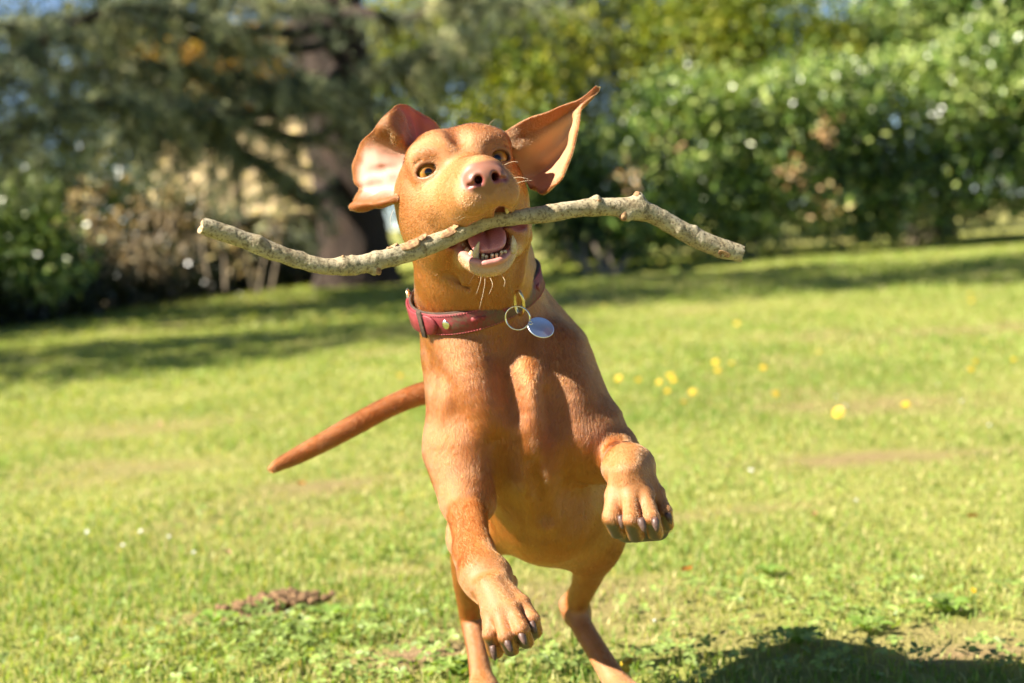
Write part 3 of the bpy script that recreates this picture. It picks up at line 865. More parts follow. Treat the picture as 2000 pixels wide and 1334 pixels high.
# ---- viewer's left fore leg
pc((893, 880, 1.660, 48), (908, 975, 1.630, 40), .04, tag='arm', flow=DN)
pc((928, 870, 1.645, 36), (928, 975, 1.635, 24), .04, tag='arm', flow=DN)
ph([(900, 930, 1.638, 40), (912, 1000, 1.605, 38), (923, 1060, 1.560, 32), (936, 1110, 1.518, 32)], .022, tag='arm')
pc((897, 1000, 1.592, 14), (906, 1085, 1.535, 9), .014, tag='arm')            # tendon ridge
pc((928, 1000, 1.585, 14), (940, 1080, 1.530, 9), .014, tag='arm')
pc((926, 1085, 1.545, 31), (945, 1128, 1.505, 34), .02, tag='paw')                     # wrist
pe((970, 1120, 1.507), (25, 22, .020), .014, tag='paw', flow=P(1000, 1260, 1.46) - P(942, 1128, 1.5))
pe((1000, 1140, 1.520), (10, 15, .010), .008, tag='paw', flow=P(1000, 1260, 1.46) - P(942, 1128, 1.5))
pc((945, 1128, 1.508, 33), (985, 1195, 1.476, 33), .02, tag='paw', flat=(CAX[2], .75))

def toe(a, b, c, ra, rb, rc, w):
    """wrist -> a knuckle -> b bend -> c tip, (px,py,d) and radii px; a tendon ridge runs up to the wrist at w"""
    pc((*w, 10), (*a, ra * .80), .013, tag='paw', flow=P(*c) - P(*a))
    pc((*a, ra * .86), (*b, rb * .90), .0045, tag='paw', flow=P(*c) - P(*a))
    pc((*b, rb * .92), (*c, rc * .95), .0020, tag='toe', flow=P(*c) - P(*a))
# toes of the viewer's left paw
toe((954, 1196, 1.462), (958, 1238, 1.447), (967, 1272, 1.462), 16, 17, 16, (936, 1145, 1.482))
toe((975, 1198, 1.450), (988, 1243, 1.430), (998, 1267, 1.448), 17, 17, 16, (948, 1140, 1.474))
toe((999, 1189, 1.450), (1018, 1229, 1.430), (1027, 1252, 1.448), 17, 17, 16, (964, 1136, 1.474))
toe((1020, 1176, 1.462), (1039, 1209, 1.447), (1044, 1233, 1.462), 15, 16, 15, (980, 1136, 1.484))
pc((985, 1248, 1.478, 26), (1030, 1232, 1.478, 24), .01, tag='pad')
# ---- viewer's right fore leg, forearm coming towards the camera
pc((1163, 868, 1.675, 64), (1186, 884, 1.672, 44), .03, tag='arm', flow=DN)
pc((1208, 892, 1.665, 36), (1228, 908, 1.478, 30), .02, tag='arm', flow=DN)
FW = P(1245, 1040, 1.43) - P(1226, 900, 1.45)
pe((1225, 907, 1.450), (38, 35, .036), .018, tag='paw', flow=FW)
pe((1195, 914, 1.452), (13, 15, .014), .010, tag='paw', flow=FW)
pe((1254, 914, 1.462), (17, 25, .022), .012, tag='paw', flow=FW)
pc((1229, 914, 1.450, 35), (1240, 978, 1.434, 38), .02, tag='paw', flat=(CAX[2], .75))
toe((1200, 968, 1.425), (1196, 1010, 1.413), (1207, 1036, 1.428), 20, 21, 18, (1206, 922, 1.425))
toe((1230, 966, 1.416), (1234, 1014, 1.395), (1242, 1043, 1.413), 19, 19, 18, (1222, 920, 1.418))
toe((1260, 966, 1.416), (1272, 1011, 1.397), (1280, 1040, 1.413), 17, 17.5, 16, (1240, 920, 1.420))
toe((1284, 962, 1.430), (1299, 998, 1.419), (1303, 1024, 1.432), 14, 14, 13, (1254, 922, 1.432))
pc((1225, 1035, 1.446, 25), (1285, 1034, 1.446, 22), .01, tag='pad')
# ---- hind legs
pc((1110, 900, 1.92, 82), (1152, 1030, 1.82, 54), .05, tag='thigh')
pc((1095, 960, 1.90, 72), (1150, 1050, 1.85, 48), .05, tag='thigh')
ph([(1152, 1020, 1.82, 54), (1157, 1075, 1.84, 44), (1146, 1130, 1.895, 28), (1130, 1172, 1.945, 22), (1126, 1192, 1.965, 22)], .02, tag='shank')
pc((1110, 1180, 1.975, 14), (1124, 1200, 1.965, 19), .014, tag='shank')                # point of the hock
pc((1132, 1130, 1.945, 9), (1110, 1180, 1.975, 10), .014, tag='shank')                 # its tendon
ph([(1125, 1188, 1.965, 23), (1138, 1225, 1.945, 21), (1165, 1270, 1.925, 21), (1195, 1320, 1.900, 23), (1214, 1352, 1.885, 25)], .012, tag='shank')
def hind_paw(HP, G):
    dog.cone(HP, G + np.array([-.004, .03, .02]), .0185, .020, .015, tag='shank')
    for sx, fy in ((-.027, 0), (-.010, -.012), (.009, -.012), (.026, 0)):
        dog.cone(G + np.array([sx * .7, .02, .012]), G + np.array([sx, -.02 + fy, 0]), .013, .0125, .005, tag='paw')
HP = P(1214, 1352, 1.885)
hind_paw(HP, np.array([HP[0] + .022, HP[1] - .05, .016]))
pc((975, 900, 1.92, 82), (925, 1050, 1.83, 48), .05, tag='thigh')
ph([(925, 1050, 1.85, 48), (916, 1120, 1.90, 33), (918, 1175, 1.95, 25), (922, 1210, 1.97, 23), (932, 1270, 1.94, 20), (940, 1320, 1.915, 22), (947, 1352, 1.90, 25)], .02, tag='shank')
HP = P(947, 1352, 1.900)
hind_paw(HP, np.array([HP[0] + .006, HP[1] - .05, .016]))
# ---- tail
ph([(1040, 820, 1.985, 38), (940, 748, 1.985, 28), (835, 766, 1.97, 22), (765, 792, 1.965, 20), (700, 826, 1.96, 20), (640, 859, 1.955, 18.5), (585, 888, 1.95, 16), (550, 905, 1.945, 12.5), (535, 914, 1.942, 8.5)], .014, tag='tail', n=5)

# ---- head
he((0, -.062, -.002), (.056, .072, .050), .02)                      # brain case
he((.022, -.028, .012), (.028, .038, .031), .018)                   # frontal domes
hc((.016, .000, .009), (.040, -.008, .015), .0090, .0080, .018, flow=(0, -.6, .8))   # brow ridges
he((.045, -.058, -.030), (.023, .046, .040), .022)                   # cheek bones and jaw muscle
hc((.050, -.058, -.012), (.036, -.004, -.024), .013, .009, .012)     # zygomatic arch
he((.037, -.042, -.060), (.021, .042, .034), .022)
hc((.044, .024, -.001), (.037, .012, -.001), .009, .007, .020, op='s', tag='crease')  # eye sockets
hc((.014, -.008, .013), (.041, -.014, .0165), .0080, .0078, .020, flow=(0, -.6, .8))  # brow over them
hc((0, -.008, -.007), (0, .082, -.0245), .0140, .0120, .012)        # bridge
hc((.0080, .01, -.0115), (.0085, .083, -.0262), .0088, .0078, .008)  # its edges
hc((0, -.02, -.036), (0, .066, -.039), .035, .023, .03)
hc((.035, -.026, -.033), (.020, .050, -.040), .018, .013, .022)            # muzzle core
hc((.0185, .000, -.046), (.0168, .076, -.043), .0185, .0158, .012)    # upper lip sides
hc((.023, .000, -.058), (.0168, .080, -.0505), .0135, .0115, .009)     # flews
he((.0125, .0850, -.0475), (.0150, .0105, .0150), .009)              # front lip cushions
he((0, .0910, -.0310), (.0178, .0140, .0122), .0035, tag='nose', flow=(0, -1, .3))
he((.0112, .0932, -.0340), (.0085, .0100, .0092), .004, tag='nose')  # nostril wings
he((0, .0935, -.0370), (.0075, .0085, .0100), .005, tag='nose')      # columella
# neck roots
hc((0, -.085, -.02), (0, -.10, -.09), .054, .058, .03, tag='neck', flow=(0, -.3, -1))
# ---- lower jaw
pc((862, 442, 1.615, 27), (898, 490, 1.565, 16), .02, tag='jaw')
pc((1008, 434, 1.615, 24), (997, 480, 1.565, 15), .02, tag='jaw')
ph([(898, 488, 1.560, 14), (914, 509, 1.522, 14), (936, 523, 1.498, 15), (958, 525, 1.494, 15), (980, 517, 1.500, 14), (994, 498, 1.530, 13), (998, 480, 1.560, 14)], .010, tag='chin')
ph([(895, 484, 1.555, 6), (911, 503, 1.515, 6), (938, 513, 1.487, 6), (962, 512, 1.484, 6), (985, 503, 1.490, 6), (998, 484, 1.530, 6)], .005, tag='lip')
pc((950, 522, 1.535, 20), (940, 515, 1.600, 38), .025, tag='jaw')
pc((930, 545, 1.635, 50), (960, 540, 1.635, 50), .03, tag='neck', flow=DN)
ph([(852, 447, 1.570, 8), (876, 447, 1.535, 9), (903, 439, 1.493, 9), (930, 427, 1.462, 9)], .007, tag='head', flow=Hv(-.3, -1, 0))   # rolled lip over the stick
# ---- throat folds on the left
pc((845, 500, 1.600, 11), (905, 545, 1.575, 8), .010, tag='neck', flow=DN)
pc((850, 530, 1.607, 11), (910, 566, 1.598, 8), .010, tag='neck', flow=DN)
pc((1028, 462, 1.600, 7), (1016, 545, 1.606, 6), .010, tag='neck', flow=DN)
# ---- carvings: mouth, stick channel, nostrils, furrows
pe((951, 464, 1.500), (46, 33, .080), .005, op='s', tag='mouth', rot=.13)
pc((905, 462, 1.49, 18), (872, 467, 1.545, 16), .005, op='s', tag='mouth')
pc((996, 438, 1.50, 20), (1022, 430, 1.56, 16), .006, op='s', tag='mouth')
pc((978, 413, 1.44, 10), (985, 425, 1.56, 22), .006, op='s', tag='mouth')
for s in (-1, 1):
    dog.cone(Hd(.0088 * s, .1085, -.0350), Hd(.0066 * s, .083, -.0310), .0040 * HS, .0032 * HS, .003, 's', None, 'nostril')
    dog.cone(Hd(.0082 * s, .1065, -.0315), Hd(.0096 * s, .1045, -.0375), .0030 * HS, .0044 * HS, .003, 's', None, 'nostril')
    dog.cone(Hd(.0110 * s, .1065, -.0385), Hd(.0180 * s, .0965, -.0370), .0026 * HS, .0014 * HS, .0025, 's', None, 'nostril')
hc((0, .1105, -.0385), (0, .0985, -.068), .0012, .0012, .003, op='s', tag='crease')       # philtrum
hc((0, -.02, .0565), (0, .006, .0255), .0040, .003, .016, op='s', tag='crease')           # forehead furrow
for s in (-1, 1):
    E = Hd(.0355 * s, -.0075, -.0005)
    ax = Hv(.34 * s, 1, .10); ax /= np.linalg.norm(ax)
    ux = np.cross(ax, Hv(.16 * s, 0, 1)); ux /= np.linalg.norm(ux); uz = np.cross(ux, ax)
    dog.ell(E, np.array([ux, ax, uz]), np.array([.0152, .0128, .0130]) * HS, .010, 'u', 'lid', Hv(.3 * s, -1, 0))
    dog.ell(E + ax * .012, np.array([ux, ax, uz]), np.array([.0106, .022, .0060]) * HS, .0015, 's', 'eyehole')
    dog.cone(E + ax * .012 - ux * s * .0092 * HS, E + ax * .016 - ux * s * .0125 * HS, .0022, .0010, .0015, 's', None, 'eyehole')
    # crease above the upper lid
    pts = [E + ax * .0135 * HS * math.cos(t) * 1.0 + ux * .0165 * HS * math.sin(a) + uz * .0118 * HS * math.cos(a) for a, t in ((-1.0, .3), (-.5, .25), (0, .25), (.5, .25), (1.0, .3))]
    dog.chain(pts, [.0003] * 5, .003, 's', 'crease')
# cheek wrinkles by the mouth corner and throat grooves
pc((856, 428, 1.533, 2), (842, 455, 1.545, 2), .008, op='s', tag='crease')
pc((870, 424, 1.520, 2), (852, 448, 1.535, 2), .008, op='s', tag='crease')
pc((832, 452, 1.560, 2), (846, 478, 1.57, 2), .008, op='s', tag='crease')
pc((872, 535, 1.570, 3), (915, 556, 1.580, 3), .010, op='s', tag='crease')
pc((885, 565, 1.597, 4), (930, 572, 1.597, 4), .012, op='s', tag='crease')
# chest grooves
pc((985, 690, 1.612, 5), (1006, 800, 1.600, 3), .03, op='s', tag='crease')
pc((1076, 770, 1.612, 3), (1088, 900, 1.612, 4), .03, op='s', tag='crease')
pc((975, 870, 1.615, 4), (988, 1000, 1.66, 5), .035, op='s', tag='crease')
pc((1112, 905, 1.61, 4), (1112, 965, 1.66, 4), .035, op='s', tag='crease')
pc((1042, 905, 1.622, 2), (1066, 1010, 1.668, 3), .022, op='s', tag='crease')
COLLAR_C = P(931, 570, 1.690)
COLLAR_U = P(1052, 535, 1.700) - P(931, 570, 1.690)
COLLAR_V = P(938, 620, 1.606) - P(931, 570, 1.690)
COLLAR_N = np.cross(COLLAR_V, COLLAR_U); COLLAR_N /= np.linalg.norm(COLLAR_N)
if COLLAR_N[2] < 0: COLLAR_N = -COLLAR_N
DV, DQ = dog.mesh((-.40, 1.30, -.01), (.30, 2.36, .90), .0017)
# keep the one outer surface: drop closed pockets
lab = np.arange(len(DV))
e0 = np.concatenate([DQ[:, a] for a in range(4)]); e1 = np.concatenate([DQ[:, (a + 1) % 4] for a in range(4)])
while True:
    l0 = lab.copy()
    mn = np.minimum(lab[e0], lab[e1]); np.minimum.at(lab, lab[e0], mn); np.minimum.at(lab, lab[e1], mn)
    lab = lab[lab]
    if (lab == l0).all(): break
main = np.bincount(lab).argmax(); kv = lab == main
remap = np.cumsum(kv) - 1
DQ = remap[DQ[kv[DQ[:, 0]]]]; DV = DV[kv]
print('dog mesh', len(DV), 'dropped', int((~kv).sum()))
EI = np.concatenate([DQ[:, a] for a in range(4)] + [DQ[:, (a + 1) % 4] for a in range(4)])
EJ = np.concatenate([DQ[:, (a + 1) % 4] for a in range(4)] + [DQ[:, a] for a in range(4)])
EN = np.maximum(np.bincount(EI, minlength=len(DV)), 1)
def nb_mean(a):
    return np.bincount(EI, weights=a[EJ], minlength=len(DV)) / EN
def smooth_mesh(V, it=2, lam=.5):
    V = V.copy()
    for _ in range(it):
        V += lam * (np.stack([nb_mean(V[:, c]) for c in range(3)], 1) - V)
    return V
DV = smooth_mesh(DV, 1, .5)
# pull the head, mouth and paws back onto the exact surface
hd = np.nonzero((np.linalg.norm(DV - HT, axis=1) < .24) | (np.linalg.norm(DV - P(990, 1210, 1.46), axis=1) < .10) | (np.linalg.norm(DV - P(1240, 980, 1.43), axis=1) < .10))[0]
X = DV[hd]
for _ in range(2):
    f0 = dog.field_blocks(X); G = np.stack([dog.field_blocks(X + np.eye(3)[c] * 5e-4) - f0 for c in range(3)], 1) / 5e-4
    X = X - np.clip(f0 / ((G * G).sum(1) + 1e-6), -.0012, .0012)[:, None] * G
DV[hd] = X
body_me = np_mesh('body', DV, DQ)
# ------------------------------------------------------------------ coat colours, attributes, fur
TAGN = [q['tag'] for q in dog.p]
near, flow, carve = dog.tags_flow(DV)
nt = np.array([TAGN[i] or '' for i in near])
ct = np.array([TAGN[i] if i >= 0 else '' for i in carve])
nrm = np.zeros((len(body_me.vertices), 3), np.float32)
body_me.vertices.foreach_get('normal', nrm.ravel())
nrm = nrm.astype(float)
L = (DV - HT) @ HR / HS                       # head coordinates of every vertex
is_head = np.isin(nt, ['head', 'lid', 'nose'])
hv = L - np.array([0, .135, -.02])
hw = hv @ HR.T
flow[is_head] = hw[is_head] / np.linalg.norm(hw[is_head], axis=1)[:, None]
jaw = np.isin(nt, ['jaw', 'chin', 'lip'])
jv = DV - P(955, 480, 1.40)
flow[jaw] = jv[jaw] / np.linalg.norm(jv[jaw], axis=1)[:, None]
flow = flow - nrm * (flow * nrm).sum(1)[:, None]
flow /= np.linalg.norm(flow, axis=1)[:, None] + 1e-9

def sstep(x, a, b):
    t = np.clip((x - a) / (b - a), 0, 1); return t * t * (3 - 2 * t)
def blur_attr(a, it=3):
    for _ in range(it):
        a = .4 * a + .6 * nb_mean(a)
    return a
COAT = np.array([.270, .103, .028])
COAT_LT = np.array([.40, .195, .068])
COAT_DK = np.array([.17, .058, .015])
PINK = np.array([.46, .19, .165])
col = np.tile(COAT, (len(DV), 1))
def blend(w, c):
    global col
    col = col * (1 - w[:, None]) + w[:, None] * np.asarray(c)
n1 = vnoise(DV * 9, 1) * .6 + vnoise(DV * 23, 2) * .4
blend(np.clip(n1 * .45 + .15, 0, .5), COAT_LT)
blend(np.clip(-n1 * .35, 0, .25), COAT_DK)
belly = blur_attr(np.isin(nt, ['belly']).astype(float) + .5 * (nt == 'chest') * 0, 10)
blend(belly * .5, (.36, .19, .066))
blend(blur_attr(np.isin(nt, ['tail']).astype(float), 4) * .6, COAT_DK)
# muzzle and cheeks slightly lighter, forehead a touch redder
blend(is_head * .45 * sstep(L[:, 1], -.03, .05), COAT_LT)
paw = blur_attr(np.isin(nt, ['paw', 'toe']).astype(float), 6)
pawL = blur_attr(paw, 60)
blend(pawL * .12, COAT_LT)
def spot(c, r, w, colr):
    """soft marking in head coordinates, on both sides"""
    global col
    for sgn in (-1, 1):
        dd = (((L - np.array([c[0] * sgn, c[1], c[2]])) / np.array(r)) ** 2).sum(1)
        blend(np.exp(-dd) * w * (is_head | jaw), colr)
spot((.030, .004, .016), (.012, .015, .007), .30, COAT_DK)          # brow smudges
spot((.020, .014, -.004), (.007, .012, .008), .35, COAT_DK)         # inner eye corners
spot((0, -.012, .035), (.006, .03, .025), .40, COAT_DK)             # down the middle of the forehead
spot((.036, .004, -.014), (.014, .010, .005), .15, COAT_LT)  # under the eyes
spot((.034, .006, -.026), (.016, .012, .004), .25, COAT_DK)
spot((.024, .060, -.058), (.012, .030, .008), .45, COAT_LT * 1.1)
for kx in range(4):                                                  # whisker beds
    for ky in range(3):
        spot((.0305 - .0016 * kx + .001 * ky, .048 + .011 * kx, -.040 - .007 * ky), (.0022, .0022, .0016), .85, COAT_DK * .55)
bare = np.zeros(len(DV))                      # skin without fur
chin = blur_attr(np.isin(nt, ['chin']).astype(float), 8)
blend(chin * .75, (.46, .31, .20))
lip = blur_attr(np.isin(nt, ['lip']).astype(float), 3)
blend(lip, PINK * .95); bare = np.maximum(bare, lip)
mo = blur_attr((ct == 'mouth').astype(float), 4)
blend(mo, (.34, .10, .085)); bare = np.maximum(bare, mo)
no = blur_attr(((nt == 'nose') & (L[:, 1] > .0865)).astype(float), 2)
blend(no, (.205, .088, .055)); bare = np.maximum(bare, no)
ns = blur_attr((ct == 'nostril').astype(float), 2)
blend(ns, (.20, .04, .035)); bare = np.maximum(bare, ns)
eh = blur_attr((ct == 'eyehole').astype(float), 4)
blend(np.clip(eh * 1.0, 0, 1), (.13, .052, .03)); bare = np.maximum(bare, np.clip(eh * 1.6, 0, 1))
pad = blur_attr((nt == 'pad').astype(float), 5)
blend(pad, (.05, .035, .03)); bare = np.maximum(bare, pad)
# toe undersides darken to the pad colour
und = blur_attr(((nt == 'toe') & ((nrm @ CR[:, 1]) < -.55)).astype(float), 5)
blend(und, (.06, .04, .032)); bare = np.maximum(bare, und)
set_attr(body_me, 'coat', np.concatenate([col, np.ones((len(DV), 1))], 1), typ='FLOAT_COLOR')
set_attr(body_me, 'bare', bare)

def coat_material(name, sheen=.0):
    m = NM(name)
    a = m.attr('coat')
    n = m.noise(900, 3, m.coord('Object'))
    c = m.mix(m.math('MULTIPLY', m.math('SUBTRACT', n.outputs[0], .5), .5), a.outputs['Color'], (.2, .07, .02), 'MIX')
    m.link(c, m.b.inputs['Base Color'])
    br = m.attr('bare')
    r = m.math('SUBTRACT', .62, m.math('MULTIPLY', br.outputs['Fac'], .18))
    m.link(r, m.b.inputs['Roughness'])
    n2 = m.noise(500, 3, m.coord('Object'))
    m.bump(n2.outputs[0], .10, .0005)
    m.set(Subsurface_Weight=.12, Subsurface_Radius=(.012, .004, .002), Subsurface_Scale=.5)
    return m
M_coat = coat_material('short russet coat').m
DOG = empty('dog', (float(DV[:, 0].mean()), 1.75, 0.0))
tag(DOG, 'russet short-haired dog bounding over the lawn, ears flung out, stick in its jaws', 'dog')
body = obj('body', body_me, M_coat, DOG)

# fur: short hairs lying along the coat
def fur_on(V, F4, N, FL, bareness, colr, count, length, seed, parent, lift=.22, name='fur', radius=.000115):
    r = np.random.default_rng(seed)
    a, b, c, d = (V[F4[:, i]] for i in range(4))
    area = .5 * (np.linalg.norm(np.cross(b - a, c - a), axis=1) + np.linalg.norm(np.cross(c - a, d - a), axis=1))
    area = area * np.clip(1 - 1.15 * bareness[F4].mean(1), 0, 1)
    f = r.choice(len(F4), count, p=area / area.sum())
    u, v = r.random(count), r.random(count)
    w = np.stack([(1 - u) * (1 - v), u * (1 - v), u * v, (1 - u) * v], 1)
    vi = F4[f]
    mixv = lambda A: (A[vi] * w[:, :, None]).sum(1)
    p = mixv(V); n = mixv(N); fl = mixv(FL); cc = mixv(colr)
    n /= np.linalg.norm(n, axis=1)[:, None] + 1e-9
    side = np.cross(n, fl)
    ang = r.normal(0, .20, count) + .45 * vnoise(p * 24, seed) + .25 * vnoise(p * 70, seed + 1)
    dirv = fl * np.cos(ang)[:, None] + side * np.sin(ang)[:, None]
    dirv /= np.linalg.norm(dirv, axis=1)[:, None] + 1e-9
    mix1 = lambda A: (A[vi] * w).sum(1)
    ln = (mix1(length) if isinstance(length, np.ndarray) else length) * r.uniform(.6, 1.25, count)
    lf = (mix1(lift) if isinstance(lift, np.ndarray) else lift) * r.uniform(.4, 1.5, count)
    p0 = p - n * .0004
    p1 = p + (dirv * .5 + n * (lf * .75)[:, None]) * ln[:, None]
    p2 = p + (dirv * .97 + n * (lf * .80)[:, None]) * ln[:, None]
    pts = np.stack([p0, p1, p2], 1)
    hc_ = bpy.data.hair_curves.new(name)
    hc_.add_curves([3] * count)
    hc_.attributes['position'].data.foreach_set('vector', pts.astype(np.float32).ravel())
    ra = hc_.attributes.get('radius') or hc_.attributes.new('radius', 'FLOAT', 'POINT')
    ra.data.foreach_set('value', np.tile(np.array([1.0, .85, .15], np.float32) * radius, count))
    ca = hc_.attributes.new('tint', 'FLOAT_COLOR', 'CURVE')
    cc = cc * (r.uniform(.62, 1.45, count) * (1 + .22 * vnoise(p * 110, seed + 2)))[:, None]
    ca.data.foreach_set('color', np.concatenate([cc, np.ones((count, 1))], 1).astype(np.float32).ravel())
    hc_.materials.append(M_fur)
    o = bpy.data.objects.new(name, hc_)
    COL.objects.link(o)
    o.parent = parent
    if parent.parent is None:
        o.matrix_parent_inverse = Matrix.Translation(-Vector(parent.location))
    o['kind'] = 'stuff'
    return o
m = NM('fur strand')
a = m.attr('tint')
hb = m.node('ShaderNodeBsdfHairPrincipled')
hb.model = 'CHIANG'
hb.parametrization = 'COLOR'
m.link(a.outputs['Color'], hb.inputs['Color'])
hb.inputs['Roughness'].default_value = .25
hb.inputs['Radial Roughness'].default_value = .45
hb.inputs['IOR'].default_value = 1.55
m.link(hb.outputs[0], m.out.inputs['Surface'])
M_fur = m.m
hin = 1 - sstep(np.linalg.norm(L - np.array([0, -.01, -.03]), axis=1), .10, .16)
flen = .0074 - .0026 * hin
flen *= 1 - .30 * hin * sstep(L[:, 1], -.03, .05)
armL = blur_attr(np.isin(nt, ['arm', 'shank']).astype(float), 50)
flen *= 1 - .42 * pawL - .22 * armL
flift = .085 + .012 * hin - .05 * pawL - .03 * armL
chestf = blur_attr(np.isin(nt, ['chest', 'neck', 'arm']).astype(float), 8) * (1 - hin)
flen *= 1 + .30 * chestf; flift += .03 * chestf
FUR_N = 680000
fur_on(DV, DQ, nrm, flow, bare, col * np.array([.74, .54, .40]) * (1 + .18 * hin[:, None]), FUR_N, flen, 5, DOG, flift)

# ------------------------------------------------------------------ ears
def ear_patch(rows, n=8, thick=.0030):
    G = np.array([[P(*c) for c in r] for r in rows])
    G = np.stack([catmull(G[:, j], n) for j in range(G.shape[1])], 1)
    G = np.stack([catmull(G[i], n) for i in range(G.shape[0])], 0)
    du = np.gradient(G, axis=0); dv = np.gradient(G, axis=1)
    N = np.cross(du, dv); N /= np.linalg.norm(N, axis=2)[:, :, None] + 1e-12
    return G, N
def build_ear(rows, seed, parent, furn, bare_rows, bare_col, creases=.0, crumple=.0008):
    G, N = ear_patch(rows)
    a, b = G.shape[:2]
    flipn = (N * (CT - G)).sum() < 0
    if flipn: N = -N                          # N points to the inner (bare) side
    uu = np.linspace(0, 1, b)[None]; vv = np.linspace(0, len(rows) - 1, a)[:, None]
    wob = (vnoise(G.reshape(-1, 3) * 38, seed).reshape(a, b) * .0018 + vnoise(G.reshape(-1, 3) * 75, seed + 5).reshape(a, b) * crumple) + creases * np.sin(vv * 4.3 + uu * 3.0 + 1.6 * np.sin(vv * 1.7 + uu * 1.5)) * np.interp(vv, *bare_rows) * np.sin(uu * np.pi)
    ed = np.minimum.reduce([np.arange(a)[:, None] * np.ones(b), (a - 1 - np.arange(a))[:, None] * np.ones(b), (b - 1 - np.arange(b))[None] * np.ones((a, 1))])
    th = .0007 + .0016 * sstep(ed, 0, 6)
    G = G + N * wob[:, :, None]
    inner = G + N * th[:, :, None]; outer = G - N * th[:, :, None]
    V = np.concatenate([inner.reshape(-1, 3), outer.reshape(-1, 3)])
    i = np.arange(a - 1)[:, None]; j = np.arange(b - 1)[None]
    q = np.stack([i * b + j, i * b + j + 1, (i + 1) * b + j + 1, (i + 1) * b + j], -1).reshape(-1, 4)
    o = a * b
    rim = np.concatenate([np.arange(b), np.arange(1, a) * b + b - 1, (a - 1) * b + np.arange(b - 2, -1, -1), np.arange(a - 2, 0, -1) * b])
    rn = np.roll(rim, -1)
    rq = np.stack([rim, rn, rn + o, rim + o], 1)
    if flipn:
        F = np.concatenate([q[:, ::-1], q + o, rq])
    else:
        F = np.concatenate([q, q[:, ::-1] + o, rq[:, ::-1]])
    me = np_mesh('ear', V, F)
    vn = np.zeros((len(V), 3), np.float32); me.vertices.foreach_get('normal', vn.ravel()); vn = vn.astype(float)
    edn = np.concatenate([ed.ravel(), ed.ravel()])
    isin = np.concatenate([np.ones(o), np.zeros(o)])
    rowf = np.repeat(np.linspace(0, len(rows) - 1, a), b); rowf = np.concatenate([rowf, rowf])
    bw = np.interp(rowf, *bare_rows)
    bare_e = isin * sstep(edn, 1, 7) * bw
    c = np.tile(COAT, (len(V), 1))
    nn = vnoise(V * 40, seed + 3)
    pinkc = np.array([np.interp(rowf, bare_col[0], [c_[k_] for c_ in bare_col[1]]) for k_ in range(3)]).T * (1 + .10 * nn[:, None])
    c = c * (1 - bare_e[:, None]) + pinkc * bare_e[:, None]
    set_attr(me, 'coat', np.concatenate([c, np.ones((len(V), 1))], 1), typ='FLOAT_COLOR')
    set_attr(me, 'bare', bare_e * .4)
    e = obj('ear', me, M_ear, parent)
    fl = np.gradient(G, axis=1).reshape(-1, 3); fl = np.concatenate([fl, fl])
    fl -= vn * (fl * vn).sum(1)[:, None]; fl /= np.linalg.norm(fl, axis=1)[:, None] + 1e-9
    f = fur_on(V, F, vn, fl, bare_e * .93, c * np.array([.9, .8, .7]), furn, .0030, seed, e, .15)
    return e
mm = coat_material('thin ear skin')
tr = mm.node('ShaderNodeBsdfTranslucent')
tr.inputs['Color'].default_value = (.60, .15, .035, 1)
mx = mm.node('ShaderNodeMixShader'); mx.inputs[0].default_value = .30
mm.link(mm.b.outputs[0], mx.inputs[1]); mm.link(tr.outputs[0], mx.inputs[2]); mm.link(mx.outputs[0], mm.out.inputs['Surface'])
M_ear = mm.m
ear_r = [
    [(972, 266, 1.590), (1012, 242, 1.565), (1060, 220, 1.556), (1108, 204, 1.557), (1136, 191, 1.562), (1163, 168, 1.575)],
    [(980, 282, 1.588), (1020, 264, 1.577), (1066, 240, 1.574), (1106, 220, 1.571), (1140, 203, 1.566), (1170, 177, 1.575)],
    [(992, 298, 1.590), (1028, 283, 1.584), (1068, 258, 1.581), (1104, 236, 1.576), (1124, 221, 1.572), (1138, 206, 1.570)],
    [(1006, 322, 1.598), (1042, 310, 1.600), (1078, 292, 1.597), (1108, 270, 1.588), (1122, 257, 1.580), (1129, 248, 1.575)],
    [(1022, 348, 1.605), (1050, 342, 1.617), (1078, 330, 1.612), (1100, 312, 1.595), (1112, 302, 1.582), (1117, 296, 1.575)],
    [(1034, 366, 1.595), (1050, 366, 1.602), (1066, 362, 1.597), (1084, 350, 1.588), (1094, 342, 1.580), (1102, 334, 1.575)],
    [(1042, 366, 1.580), (1052, 376, 1.583), (1063, 379, 1.583), (1076, 370, 1.578), (1086, 360, 1.575), (1097, 346, 1.573)],
]
ear_l = [
    [(770, 396, 1.572), (738, 408, 1.588), (706, 414, 1.608), (686, 409, 1.622)],
    [(772, 386, 1.556), (740, 395, 1.570), (708, 397, 1.592), (684, 401, 1.615)],
    [(775, 372, 1.575), (747, 377, 1.600), (721, 378, 1.620), (702, 371, 1.634)],
    [(777, 350, 1.572), (748, 351, 1.600), (718, 351, 1.622), (692, 351, 1.640)],
    [(781, 325, 1.566), (752, 319, 1.592), (722, 319, 1.614), (693, 316, 1.634)],
    [(786, 306, 1.558), (757, 291, 1.570), (732, 286, 1.588), (707, 277, 1.612)],
    [(791, 290, 1.560), (772, 266, 1.547), (754, 250, 1.544), (733, 250, 1.552)],
    [(797, 285, 1.580), (789, 252, 1.578), (775, 224, 1.567), (757, 220, 1.557)],
    [(812, 276, 1.612), (810, 248, 1.612), (801, 222, 1.602), (783, 204, 1.585)],
    [(832, 268, 1.637), (833, 255, 1.637), (833, 240, 1.632), (822, 220, 1.622)],
    [(846, 266, 1.662), (852, 262, 1.662), (858, 257, 1.662), (853, 244, 1.656)],
]
ear_r = [[(x, y, d - .058 * k_ / 5) for k_, (x, y, d) in enumerate(r_)] for r_ in ear_r]
